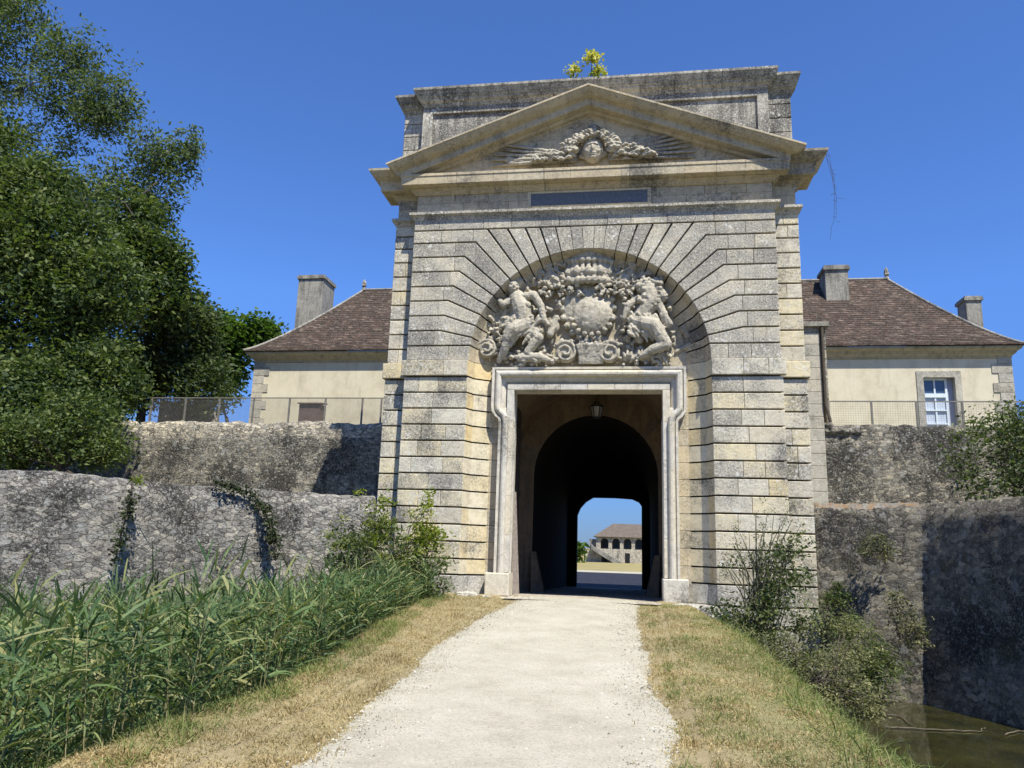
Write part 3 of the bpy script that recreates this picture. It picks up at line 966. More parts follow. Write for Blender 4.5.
# attic
att = MB()
for (x0, x1, z0, z1) in ((-4.66, 4.66, 13.0, 13.24), (-4.66, -4.38, 11.2, 13.0), (4.38, 4.66, 11.2, 13.0)):
    att.box(x0, x1, .05, .4, z0, z1)
att.box(-4.38, 4.38, .12, .4, 11.2, 13.0)
for sgn in (-1, 1):
    for zb, zt in ((11.2, 11.63), (11.63, 12.06), (12.06, 12.47), (12.47, 12.87), (12.87, 13.26)):
        x0, x1 = sorted((sgn * 4.5, sgn * 5.27)); att.slab([(x0, zb + .01), (x1, zb + .01), (x1, zt - .01), (x0, zt - .01)], .30 + random.uniform(-.006, .006), 1.2)
att.build('attic_wall', M['stone_black'], gate)
mb = MB()
AC = [(0, 13.20), (.03, 13.22), (.04, 13.27), (.10, 13.32), (.14, 13.36), (.15, 13.42), (.19, 13.43), (.19, 13.475), (.21, 13.48), (.25, 13.56), (.28, 13.60), (.28, 13.67), (.1, 13.71)]
cornice(mb, 4.62, .05, YB, AC); cornice(mb, 5.22, .30, YB, [(q, z - .035) for q, z in AC], xin=4.6)
mb.build('attic_cornice', M['stone_black'], gate)

# slate tablet with its stone frame
mb = MB()
for (x0, x1, z0, z1) in ((-1.62, 1.62, 10.02, 10.08), (-1.62, 1.62, 10.44, 10.49), (-1.62, -1.53, 10.08, 10.44), (1.53, 1.62, 10.08, 10.44)):
    mb.box(x0, x1, -.015, .05, z0, z1)
tf = mb.build('tablet_frame', M['stone_yellow'], gate)
mb = MB(); mb.box(-1.53, 1.53, .004, .05, 10.08, 10.44); mb.build('tablet', M['slate'], gate)

# niche back wall round the door, door surround
nb = MB()
m = 40
r = 2.52
pts = [(r * math.sin(-math.pi / 2 + math.pi * j / m), CZ + r * math.cos(-math.pi / 2 + math.pi * j / m)) for j in range(m + 1)]
# curved top in radial stones
for j in range(0, m, 4):
    seg = pts[j:j + 5]
    nb.slab(seg + [(seg[-1][0] * .55, 5.6 + (seg[-1][1] - 5.6) * .5), (seg[0][0] * .55, 5.6 + (seg[0][1] - 5.6) * .5)], .60, .7, .004)
nb.slab([(p[0] * .57, 5.6 + (p[1] - 5.6) * .52) for p in pts], .605, .7, .004)
for sgn in (-1, 1):
    for k in range(13):
        zb = .05 + .4155 * k; zt = min(zb + .4155, 5.8)
        x0, x1 = sorted((sgn * 1.95, sgn * 2.54)); nb.slab([(x0, zb + .005), (x1, zb + .005), (x1, zt - .005), (x0, zt - .005)], .60, .9, .006)
nb.box(-2.54, 2.54, .601, .9, 5.24, 5.81)
nb.build('niche_wall', M['stone_clean'], gate)
fr = MB()
for sgn in (-1, 1):
    zs = [.58, 1.5, 2.45, 3.4, 4.35, 5.17]
    for zb, zt in zip(zs[:-1], zs[1:]):
        x0, x1 = sorted((sgn * 1.88, sgn * 2.06)); fr.slab([(x0, zb + .003), (x1, zb + .003), (x1, zt - .003), (x0, zt - .003)], .36, .95, .008)
    x0, x1 = sorted((sgn * 2.06, sgn * 2.34)); fr.box(x0, x1, .50, .62, 4.5, 5.6)
for k in range(6):
    x0 = -2.06 + 4.12 * k / 6; fr.slab([(x0 + .003, 5.173), (x0 + 4.12 / 6 - .003, 5.173), (x0 + 4.12 / 6 - .003, 5.31), (x0 + .003, 5.31)], .36, .95, .008)
fr.box(-2.3, 2.3, .50, .94, 5.31, 5.6)


def sweep(mb, path, prof, a=.5):
    """path: (x,z) polyline; prof: (o outward, y). outward = left normal when walking the path"""
    n = len(path); rows = []
    for i in range(n):
        p = Vector(path[i])
        d0 = (Vector(path[i]) - Vector(path[i - 1])).normalized() if i else None
        d1 = (Vector(path[i + 1]) - Vector(path[i])).normalized() if i < n - 1 else None
        d0 = d0 or d1; d1 = d1 or d0
        n0, n1 = Vector((-d0.y, d0.x)), Vector((-d1.y, d1.x))
        mm = n0 + n1; mm = mm * (2 / mm.length_squared)
        rows.append([(p.x + mm.x * o * 1.0, y, p.y + mm.y * o) for o, y in prof])
    for i in range(n - 1):
        rv = random.random()
        for j in range(len(prof) - 1):
            mb.add([rows[i][j], rows[i + 1][j], rows[i + 1][j + 1], rows[i][j + 1]], [(0, 3, 2, 1)], rv)


half = [(-2.05, .57), (-2.05, 1.4), (-2.05, 2.3), (-2.05, 3.2), (-2.05, 4.0), (-2.05, 4.36), (-2.07, 4.46), (-2.13, 4.56), (-2.21, 4.62), (-2.25, 4.68), (-2.26, 4.76), (-2.26, 5.2), (-2.26, 5.56)]
path = half + [(-1.4, 5.56), (-.5, 5.56), (.5, 5.56), (1.4, 5.56)] + [(-x, z) for x, z in half[::-1]]
prof = [(-.20 + .001, .52), (-.17, .45), (-.12, .40), (-.055, .385), (-.05, .33), (-.035, .275), (0, .245), (.045, .24), (.085, .262), (.11, .305), (.115, .34), (.135, .345), (.14, .30), (.20, .295), (.205, .62)]
prof_low = [(max(o, -.02) if o < 0 else o, y) for o, y in prof]
sweep(fr, path, prof)
for sgn in (-1, 1):
    x0, x1 = sorted((sgn * 1.84, sgn * 2.44)); fr.slab([(x0, .03), (x1, .03), (x1, .57), (x0, .57)], .17, .94, .02)
    x0, x1 = sorted((sgn * 1.80, sgn * (2.6 if sgn < 0 else 3.35))); fr.slab([(x0, -.45), (x1, -.45), (x1, .02), (x0, .02)], -.28, .9, .03)
fr.build('door_surround', M['stone_frame'], gate)

# passage: vestibule vault, inner arch, tunnel, far wall
vs = MB()
ZV, RV = 3.55, 2.5
m = 20


def barrel(mb, rad, zc, y0, y1, z0, ycuts=6, flip=False):
    prof = [(-rad, z0)] + [(-rad * math.cos(math.pi * j / m), zc + rad * math.sin(math.pi * j / m)) for j in range(m + 1)] + [(rad, z0)]
    for k in range(ycuts):
        ya, yb = y0 + (y1 - y0) * k / ycuts, y0 + (y1 - y0) * (k + 1) / ycuts
        for i in range(len(prof) - 1):
            (xa, za), (xb, zb) = prof[i], prof[i + 1]
            mb.add([(xa, ya, za), (xb, ya, zb), (xb, yb, zb), (xa, yb, za)], [(0, 1, 2, 3)])


def wall_with_arch(mb, rad, zc, xo, ztop, z0, y, cx=0):
    n = 24
    arc = [(cx - rad * math.cos(math.pi * j / n), zc + rad * math.sin(math.pi * j / n)) for j in range(n + 1)]
    out = []
    for j in range(n + 1):
        t_ = math.pi * j / n
        X = -math.cos(t_) * 1.6; Zs = math.sin(t_) * 1.6
        k = 1 / max(abs(X), abs(Zs), 1e-6)
        out.append((xo * max(-1, min(1, X * k)), zc + (ztop - zc) * max(0, min(1, Zs * k))))
    for j in range(n):
        mb.add([(arc[j][0], y, arc[j][1]), (arc[j + 1][0], y, arc[j + 1][1]), (out[j + 1][0], y, out[j + 1][1]), (out[j][0], y, out[j][1])], [(0, 1, 2, 3)])
    mb.add([(-xo, y, z0), (cx - rad, y, z0), (cx - rad, y, zc), (-xo, y, zc)], [(0, 1, 2, 3)])
    mb.add([(cx + rad, y, z0), (xo, y, z0), (xo, y, zc), (cx + rad, y, zc)], [(0, 1, 2, 3)])


barrel(vs, RV, ZV, .95, 5.0, -.3)
wall_with_arch(vs, 1.90, 3.42, 2.55, 6.3, -.4, 5.0)
vs.add([(-2.6, .952, 5.2), (2.6, .952, 5.2), (2.6, .952, 6.3), (-2.6, .952, 6.3)], [(0, 3, 2, 1)])
for sgn in (-1, 1):
    vs.add([(sgn * 1.88, .952, -.1), (sgn * 2.6, .952, -.1), (sgn * 2.6, .952, 5.3), (sgn * 1.88, .952, 5.3)], [(0, 1, 2, 3)])
    # guard stones at the foot of the inner arch
    vs.hexa([(sgn * 1.86, 4.6, -.3), (sgn * 1.45, 4.7, -.3), (sgn * 1.45, 5.2, -.3), (sgn * 1.86, 5.3, -.3), (sgn * 1.93, 4.9, 1.1), (sgn * 1.78, 4.95, 1.1), (sgn * 1.78, 5.1, 1.1), (sgn * 1.93, 5.15, 1.1)])
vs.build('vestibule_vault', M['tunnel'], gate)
tn = MB()
barrel(tn, 1.92, 3.42, 5.0, 18.5, -.8, 8)
FARO = [(-1.50, -.7), (-1.50, 2.84), (-1.36, 3.18), (-1.1, 3.48), (-.75, 3.70), (.3, 3.70), (1.1, 3.66), (1.42, 3.52), (1.55, 3.34), (1.55, -.7)]
outer = [(-2.4, -.7), (-2.4, 2.84), (-2.4, 3.6), (-2.4, 5.6), (-1.2, 5.6), (.3, 5.6), (1.6, 5.6), (2.4, 5.6), (2.4, 3.34), (2.4, -.7)]
for yy in (18.5, 19.1):
    for i in range(len(FARO) - 1):
        a, b, c, d = FARO[i], FARO[i + 1], outer[i + 1], outer[i]
        tn.add([(a[0], yy, a[1]), (b[0], yy, b[1]), (c[0], yy, c[1]), (d[0], yy, d[1])], [(0, 1, 2, 3)])
for i in range(len(FARO) - 1):
    a, b = FARO[i], FARO[i + 1]
    tn.add([(a[0], 18.5, a[1]), (b[0], 18.5, b[1]), (b[0], 19.1, b[1]), (a[0], 19.1, a[1])], [(0, 1, 2, 3)])
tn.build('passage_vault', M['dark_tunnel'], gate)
gh = MB()
for s_ in (-1, 1):
    x0, x1 = sorted((s_ * 2.3, s_ * 5.24)); gh.box(x0, x1, 6.02, 19.08, -3, 5.58)
gh.box(-5.24, 5.24, 6.02, 19.08, 5.6, 7.2)
gh.build('gatehouse_wall', M['stone_clean'], gate)
mb = MB()
mb.add([(-5.25, 1.4, 7.22), (5.25, 1.4, 7.22), (5.25, 19.4, 7.22), (-5.25, 19.4, 7.22), (0, 6.5, 8.8), (0, 16.8, 8.8)], [(0, 1, 4), (1, 2, 5, 4), (2, 3, 5), (3, 0, 4, 5)])
mb.build('gatehouse_roof', M['roof'], gate)

# door leaves folded back against the vestibule walls
for sgn in (-1, 1):
    mb = MB()
    xw = sgn * 2.02
    n = 7
    for k in range(n):
        y0 = 1.0 + 1.75 * k / n; x0, x1 = sorted((xw, xw + sgn * .07))
        mb.box(x0, x1, y0 + .004, y0 + 1.75 / n - .004, .12, 5.1)
    lf = mb.build('door', M['wood'], gate)
    for z in (.9, 2.6, 4.3):
        x0, x1 = sorted((xw - sgn * .03, xw))
        mb = MB(); mb.box(x0, x1, 1.0, 2.75, z, z + .16); mb.build('door_rail', M['wood'], lf)
        x0, x1 = sorted((xw - sgn * .045, xw - sgn * .03))
        mb = MB(); mb.box(x0, x1, 1.0, 1.9, z + .1, z + .15); mb.build('strap_hinge', M['iron'], lf)
# added pale wedge, painted as the sunlit foot of the left door leaf
mb = MB(); mb.hexa([(-1.86, .72, .05), (-1.70, 1.05, .05), (-1.72, 1.12, .05), (-1.87, .80, .05), (-1.88, .92, 2.6), (-1.84, .97, 2.6), (-1.85, 1.0, 2.6), (-1.88, .96, 2.6)])
mb.build('sunlit_leaf_foot', M['sunlit_wood'], gate)

# ------------------------------------------------------------------ carved relief above the door
relief = None
RY = .60


def rp(cx, cy, y=.45):          # position on the relief from a picture detail
    p = at(cx, cy, y); return Vector((p.x, p.y, p.z))


# cartouche: shield, boss, pedestal
sh = MB()
c = rp(588, 309, .5)
sh.ell(c + Vector((0, .02, 0)), (.68, .20, .80), nu=24, nv=16)
c2 = rp(592, 315, .36)
sh.ell(c2 + Vector((0, .06, 0)), (.53, .26, .52), nu=24, nv=16)
for k in range(20):            # moulded rim of the shield
    t_ = 2 * math.pi * k / 20
    sh.ell(c + Vector((.68 * math.cos(t_), -.02, .80 * math.sin(t_))), (.09, .10, .09))
for k in range(9):             # collar of shells round the lower half
    t_ = math.pi * (1.08 + .84 * k / 8)
    sh.ell(c2 + Vector((.56 * math.cos(t_), -.10, .56 * math.sin(t_))), (.07, .08, .07))
relief = remesh(sh, 'relief_shield', .022, M['stone_relief'], gate, 1, .02, 9)


def rpart(mb, name, vox=.02, sm=1, disp=.018, ds=10):
    return remesh(mb, name, vox, M['stone_relief'], relief, sm, disp, ds)


cr = MB()
for k in range(13):            # crown band, arches and fleurons
    t_ = math.pi * k / 12
    x = -math.cos(t_); dep = math.sin(t_)
    base = rp(589, 283, .5) + Vector((x * .56, -.28 * dep, 0))
    cr.ell(base, (.10, .12, .12))
    cr.tube([base + Vector((0, 0, .05)), base + Vector((x * .06, -.04, .28)), base + Vector((x * .02, .02, .50))], [.075, .06, .07], 6)
    cr.ell(base + Vector((x * .03, -.03, .54)), (.10, .10, .085))
    if k % 2 == 0: cr.ell(base + Vector((x * .05, -.07, .24)), (.10, .08, .13))
cr.tube([rp(568, 259, .42), rp(589, 253, .20), rp(612, 259, .42)], .12, 8)
cr.tube([rp(566, 274, .42), rp(589, 271, .16), rp(613, 274, .42)], .10, 8)
for k in range(70):
    cr.ell(rp(random.uniform(567, 612), random.uniform(250, 282), random.uniform(.25, .35)), random.uniform(.04, .085), nu=8, nv=6)
rpart(cr, 'relief_crown', .015, 0, .014, 17)
# leaf swags either side, under the crown
sw = MB()
for s_ in (-1, 1):
    for k in range(110):
        u = random.random()
        x = 590 + s_ * (4 + 46 * u); y = 286 + random.uniform(-7, 9) - 6 * u * (1 - u) + 4 * abs(u - .5)
        p = rp(x, y, random.uniform(.28, .46))
        q = p + Vector((random.uniform(-.12, .12), random.uniform(-.1, .02), random.uniform(-.14, .05)))
        sw.tube([p, (p + q) / 2 + Vector((0, -.03, 0)), q], [.02, .055, .02], 6)
rpart(sw, 'relief_swag', .013, 0, .008)
# pedestal of fluted leaves with the two spiral scrolls
pd = MB()
for k in range(9):
    x = 580 + 22 * k / 8
    pd.tube([rp(x, 364, .40), rp(x, 354, .34), rp(x + (x - 591) * .25, 344, .30)], [.045, .05, .06], 6)
for k in range(26):
    pd.ell(rp(random.uniform(578, 604), random.uniform(335, 345), random.uniform(.28, .42)), random.uniform(.04, .07), nu=8, nv=6)
rpart(pd, 'relief_pedestal', .016)


def spiral(mb, cx, cy, r0, turns, sgn, th=.055, y=.36, start=0):
    c = rp(cx, cy, y)
    pts, rr = [], []
    n = int(26 * turns)
    for k in range(n + 1):
        t_ = 2 * math.pi * turns * k / n
        r = r0 * (1 - .82 * k / n)
        pts.append(c + Vector((sgn * r * math.cos(t_ + start), -.10 * (k / n), r * math.sin(t_ + start)))); rr.append(th * (1 - .35 * k / n))
    mb.tube(pts, rr, 7)
    mb.ell(c + Vector((0, .06, 0)), (r0 * .95, .1, r0 * .95))


for cx, cy, r0, s_ in ((565.5, 352, .30, -1), (609.5, 352, .30, 1), (487, 349, .26, -1)):
    sp = MB(); spiral(sp, cx, cy, r0, 1.9, s_, .05, .36, .6)
    for k in range(10):
        sp.ell(rp(cx + random.uniform(-9, 9), cy - 9 + random.uniform(-4, 4), random.uniform(.36, .5)), random.uniform(.04, .08), nu=8, nv=6)
    rpart(sp, 'relief_scroll', .016, 1, .008)


def limb(mb, pts, rr):
    """pts (px,py,y) picture detail positions"""
    P = [rp(*p) for p in pts]
    Q, RR = [], []
    for i in range(len(P) - 1):
        for k in range(5):
            u = k / 5; Q.append(P[i].lerp(P[i + 1], u)); RR.append(rr[i] + (rr[i + 1] - rr[i]) * u)
    Q.append(P[-1]); RR.append(rr[-1])
    mb.tube(Q, RR, 10)
    for p, r in zip(P, rr): mb.ell(p, r, nu=10, nv=8)


def head(mb, px, py, y, r, face=0, hair=True):
    c = rp(px, py, y)
    mb.ell(c, (r * .82, r * .9, r), nu=14, nv=10)
    f = Vector((math.sin(face), -math.cos(face), 0)); sd = Vector((math.cos(face), math.sin(face), 0))
    mb.ell(c + f * r * .86 + Vector((0, 0, -r * .1)), (r * .14, r * .2, r * .26), nu=8, nv=6)      # nose
    mb.ell(c + f * r * .72 + Vector((0, 0, -r * .5)), (r * .26, r * .16, r * .1), nu=8, nv=6)      # mouth
    for s_ in (-1, 1):
        mb.ell(c + f * r * .74 + sd * s_ * r * .34 + Vector((0, 0, r * .22)), (r * .24, r * .14, r * .09), nu=8, nv=6)  # brows
        mb.ell(c + f * r * .62 + sd * s_ * r * .42 + Vector((0, 0, -r * .22)), (r * .22, r * .2, r * .2), nu=8, nv=6)   # cheeks
    if hair:
        for k in range(22):
            a_ = random.uniform(-.35, math.pi + .35)
            mb.ell(c - f * r * random.uniform(-.25, .55) + sd * r * .85 * math.cos(a_) + Vector((0, 0, r * .25 + r * .8 * math.sin(a_))), r * random.uniform(.18, .32), nu=8, nv=6)


# left seated winged figure leaning towards the shield
fl = MB()
head(fl, 513, 287, .24, .20, .35)
for k in range(9):             # plumed helmet
    fl.ell(rp(509 + k * 1.5, 281 - 2.2 * math.sin(k * .4), .26), (.06, .10, .10), nu=8, nv=6)
limb(fl, [(517, 298, .30), (522, 309, .26), (524, 322, .30)], [.22, .26, .25])       # torso
fl.ell(rp(518, 304, .14), (.11, .10, .10)); fl.ell(rp(527, 305, .14), (.11, .10, .10))
limb(fl, [(524, 297, .24), (534, 295, .16), (541, 306, .12), (544, 320, .14)], [.12, .11, .095, .08])
limb(fl, [(544, 320, .14), (548, 324, .16)], [.07, .05])
limb(fl, [(512, 300, .3), (503, 305, .22), (497, 298, .28)], [.12, .10, .07])
limb(fl, [(526, 324, .26), (514, 330, .12), (508, 338, .14)], [.22, .20, .15])
limb(fl, [(508, 338, .14), (505, 349, .2), (499, 361, .3)], [.14, .12, .07])
limb(fl, [(532, 328, .3), (538, 338, .2), (528, 352, .24)], [.18, .15, .11])
limb(fl, [(528, 352, .24), (536, 361, .2)], [.10, .07])
for k in range(60):            # drapery folds across the lap and hips
    x = 508 + random.uniform(0, 34); y = 316 + random.uniform(0, 22)
    limb(fl, [(x, y, .10 + random.uniform(0, .08)), (x - random.uniform(3, 9), y + random.uniform(3, 9), .14 + random.uniform(0, .08))], [.05, .028])
for k in range(26):            # cloak behind the shoulders
    x = 503 + random.uniform(0, 14); y = 298 + random.uniform(0, 26)
    limb(fl, [(x, y, .34), (x - random.uniform(2, 6), y + random.uniform(5, 12), .40)], [.06, .035])
rpart(fl, 'relief_figure', .014, 0, .014, 17)
# left wing and trophies
tw = MB()
for k in range(9):
    limb(tw, [(512, 296, .5), (500 - k * .8, 290 + k * 5, .45), (491 + k * .6, 300 + k * 5, .5)], [.07, .07, .03])
for k in range(60):
    x = random.uniform(486, 514); y = random.uniform(300, 358)
    p = rp(x, y, random.uniform(.38, .56)); q = p + Vector((random.uniform(-.16, .16), -.05, random.uniform(-.16, .16)))
    tw.tube([p, (p + q) / 2 + Vector((0, -.04, 0)), q], [.03, .065, .02], 6)
for k in range(50):
    x = random.uniform(508, 560); y = random.uniform(354, 365)
    p = rp(x, y, random.uniform(.28, .52)); q = p + Vector((random.uniform(-.2, .2), -.05, random.uniform(-.08, .12)))
    tw.tube([p, (p + q) / 2 + Vector((0, -.03, 0)), q], [.03, .06, .02], 6)
limb(tw, [(521, 358, .3), (540, 357, .22), (552, 361, .3)], [.12, .12, .05])
tw.ell(rp(552, 327, .38), (.20, .2, .22))
limb(tw, [(556, 318, .3), (550, 334, .26)], [.08, .1])
rpart(tw, 'relief_trophy', .014, 0, .014, 17)
# small trumpeting putti beside the crown
for s_, px, py in ((-1, 547, 266), (1, 633, 266)):
    pt = MB()
    head(pt, px, py, .38, .15, .6 * s_)
    limb(pt, [(px - s_ * 3, py + 8, .42), (px - s_ * 8, py + 15, .42), (px - s_ * 18, py + 18, .42)], [.13, .15, .09])
    limb(pt, [(px + s_ * 1, py + 10, .4), (px + s_ * 3, py + 18, .36), (px - s_ * 6, py + 22, .34)], [.07, .06, .05])
    for k in range(5):
        limb(pt, [(px - s_ * (6 + 2 * k), py + 12, .4), (px - s_ * (12 + 3 * k), py + 20 - k, .36)], [.05, .03])
    limb(pt, [(px - s_ * 4, py + 2, .34), (px - s_ * 16, py + 8, .3)], [.03, .04])
    for k in range(14):
        x = px - s_ * random.uniform(2, 22); y = py + random.uniform(8, 20)
        limb(pt, [(x, y, .36), (x - s_ * random.uniform(2, 6), y + random.uniform(-3, 4), .36)], [.05, .025])
    rpart(pt, 'relief_putto', .013, 0, .01, 17)
# right seated figure, bowed, curly mane, long bent legs
fg = MB()
head(fg, 662, 296, .26, .18, .9)
limb(fg, [(648, 288, .34), (652, 302, .30), (640, 318, .36)], [.24, .25, .22])
for k in range(60):
    fg.ell(rp(random.uniform(638, 662), random.uniform(278, 306), random.uniform(.14, .26)), random.uniform(.05, .09), nu=8, nv=6)
limb(fg, [(656, 300, .26), (664, 314, .18), (668, 326, .2)], [.12, .10, .06])
limb(fg, [(664, 314, .18), (671, 324, .16)], [.07, .06])
limb(fg, [(636, 322, .32), (654, 326, .14), (666, 344, .12)], [.22, .21, .15])
limb(fg, [(666, 344, .12), (654, 349, .16), (642, 356, .24)], [.15, .13, .08])
limb(fg, [(636, 300, .34), (628, 306, .28), (624, 318, .28)], [.11, .10, .06])
limb(fg, [(634, 326, .4), (640, 340, .34)], [.16, .1])
for k in range(22):
    x = 630 + random.uniform(0, 28); y = 314 + random.uniform(0, 14)
    limb(fg, [(x, y, .16), (x + random.uniform(2, 8), y + random.uniform(2, 8), .16)], [.045, .03])
for k in range(55):
    x = 628 + random.uniform(0, 34); y = 312 + random.uniform(0, 22)
    limb(fg, [(x, y, .12 + random.uniform(0, .08)), (x + random.uniform(1, 7), y + random.uniform(3, 9), .14 + random.uniform(0, .08))], [.05, .028])
rpart(fg, 'relief_figure', .014, 0, .014, 17)
bgf = MB()
for k in range(420):
    x = random.uniform(488, 672); y = random.uniform(268, 364)
    if (x - 590) ** 2 / 106 ** 2 + (y - 366) ** 2 / 110 ** 2 > 1 or abs(x - 590) < 34 and y > 286 or (y < 300 and random.random() < .5): continue
    p = rp(x, y, random.uniform(.38, .54)); q = p + Vector((random.uniform(-.2, .2), -.04, random.uniform(-.2, .2)))
    bgf.tube([p, (p + q) / 2 + Vector((random.uniform(-.05, .05), -.05, random.uniform(-.05, .05))), q], [.03, random.uniform(.04, .085), .02], 6)
for k in range(260):           # carving running out to the rim of the arch
    t_ = random.uniform(-1.50, 1.02); q_ = random.uniform(.80, .985)
    x = 592 + 110 * q_ * math.sin(t_); y = 364 - 112 * q_ * math.cos(t_)
    if x > 674 or y > 362: continue
    p = rp(x, y, random.uniform(.34, .54)); q = p + Vector((random.uniform(-.2, .2), -.04, random.uniform(-.2, .2)))
    bgf.tube([p, (p + q) / 2 + Vector((random.uniform(-.05, .05), -.06, random.uniform(-.05, .05))), q], [.03, random.uniform(.04, .085), .02], 6)
rpart(bgf, 'relief_foliage', .016, 0, .012, 15)
tr = MB()
for k in range(70):
    x = random.uniform(622, 668); y = random.uniform(354, 366)
    p = rp(x, y, random.uniform(.3, .5)); q = p + Vector((random.uniform(-.12, .12), -.06, random.uniform(.02, .22)))
    tr.tube([p, (p + q) / 2 + Vector((0, -.03, 0)), q], [.035, .045, .015], 6)
for k in range(34):
    x = random.uniform(622, 640); y = random.uniform(286, 345)
    p = rp(x, y, random.uniform(.36, .5)); q = p + Vector((random.uniform(-.14, .14), -.06, random.uniform(-.12, .16)))
    tr.tube([p, (p + q) / 2 + Vector((0, -.03, 0)), q], [.03, .06, .02], 6)
for k in range(8):
    limb(tr, [(650, 282, .5), (656 + k * 2, 274 + k * 3, .46), (662 + k * 1.2, 284 + k * 5, .5)], [.06, .055, .02])
rpart(tr, 'relief_trophy', .014, 0, .014, 17)
# worn ghost of lost carving at the right: low shapes on the wall
gw = MB()
limb(gw, [(692, 318, .58), (684, 330, .56), (694, 342, .58), (676, 352, .58)], [.09, .1, .1, .05])
limb(gw, [(686, 300, .58), (690, 312, .58)], [.08, .06])
rpart(gw, 'relief_fragment', .02, 1, .01)

# sun face in the pediment
sf = MB()
fc = at(593, 153, -.05); fc.y = -.02
r = .36
fc.y = -.10
fc.z += .03
sf.ell(fc, (r * .80, .24, r), nu=20, nv=14)
sf.ell(fc + Vector((0, -.24, -.03)), (.045, .07, .095)); sf.ell(fc + Vector((0, -.21, .10)), (.12, .05, .035))
sf.ell(fc + Vector((0, -.21, -.155)), (.085, .05, .022)); sf.ell(fc + Vector((0, -.20, -.20)), (.07, .05, .022)); sf.ell(fc + Vector((0, -.17, -.26)), (.08, .06, .05))
for s_ in (-1, 1):
    sf.ell(fc + Vector((s_ * .10, -.20, .085)), (.065, .05, .022), Matrix.Rotation(s_ * .25, 3, 'Y'))
    sf.ell(fc + Vector((s_ * .10, -.18, .03)), (.042, .045, .022)); sf.ell(fc + Vector((s_ * .13, -.15, -.08)), (.07, .07, .08))
for k in range(190):           # windblown curls of hair
    t_ = random.uniform(-.35, math.pi + .35)
    rr_ = random.uniform(.72, 1.22)
    p = fc + Vector((r * 1.45 * rr_ * math.cos(t_), -random.uniform(.10, .28), .03 + r * .92 * rr_ * math.sin(t_)))
    d = Vector((math.cos(t_) * .13, -.02, math.sin(t_) * .05)); e_ = Vector((-d.z, 0, d.x)) * random.choice((-1, 1)) * .6
    sf.tube([p, p + d * .6 + e_ * .5, p + d + Vector((0, -.02, 0)), p + d * 1.1 - e_ * .5], [.035, .045, .04, .018], 6)
for s_ in (-1, 1):             # small clouds streaming sideways
    for k in range(90):
        u_ = random.random()
        p = fc + Vector((s_ * (.38 + 1.15 * u_), -random.uniform(.06, .24), random.uniform(-.32, .20 - .42 * u_)))
        d = Vector((s_ * .17, -.02, random.uniform(-.05, .05)))
        sf.tube([p, p + d * .5 + Vector((0, 0, .04)), p + d], [.03, .05, .02], 6)
sun_face = remesh(sf, 'sun_face', .013, M['stone_relief'], gate, 0, .006, 15)
ra = MB()
for k in range(52):
    t_ = math.pi * (k - .0) / 51
    L = 1.0 + 1.7 * abs(math.cos(t_)) ** 2 + random.uniform(-.12, .12)
    zlim = (12.45 - .375 * abs(math.cos(t_)) * L) - fc.z
    if math.sin(t_) * L > zlim > 0: L = zlim / math.sin(t_) * .95
    d = Vector((math.cos(t_), 0, math.sin(t_) * .98))
    p0 = fc + d * .42 + Vector((0, 0, -.24 * abs(math.cos(t_)))); p1 = fc + d * L + Vector((0, 0, -.26 * abs(math.cos(t_))))
    p0.y, p1.y = -.06, -.02
    ra.tube([p0, p0.lerp(p1, .5) + Vector((0, -.05, 0)), p1], [.045, .06, .03], 6)
ra.build('sun_rays', M['stone_relief'], sun_face, smooth=True)
lv = MB()
for k in range(14):
    p = at(random.uniform(504, 524), random.uniform(157, 164), -.03); p.y = -.04
    lv.ell(p, (random.uniform(.06, .12), .07, random.uniform(.04, .07)))
remesh(lv, 'leaf_tuft', .02, M['stone_relief'], sun_face, 1, .01)

# lantern hanging in the archway
lp = Vector((.06, 4.3, 5.30))
lan = empty('hanging_lantern', lp, 'dim glazed lantern hanging on a chain in the dark archway', 'lantern')
mb = MB(); mb.tube([lp + Vector((0, 0, .32)), lp + Vector((0, 0, .78))], .012, 6); mb.build('chain', M['iron'], lan)
mb = MB()
for k in range(6):
    t_ = 2 * math.pi * k / 6
    a = Vector((math.cos(t_), math.sin(t_), 0))
    mb.tube([lp + a * .13 + Vector((0, 0, -.16)), lp + a * .20 + Vector((0, 0, .16)), lp + a * .04 + Vector((0, 0, .32))], .014, 5)
mb.tube([lp + Vector((0, 0, .15)), lp + Vector((0, 0, .19))], .21, 6); mb.tube([lp + Vector((0, 0, -.19)), lp + Vector((0, 0, -.16))], .14, 6)
mb.build('lantern_frame', M['iron'], lan)
mb = MB(); mb.tube([lp + Vector((0, 0, -.15)), lp + Vector((0, 0, .15))], [.12, .185], 6); mb.build('glass_pane', plain('dusty_lantern_glass', (.32, .32, .34), .3), lan)

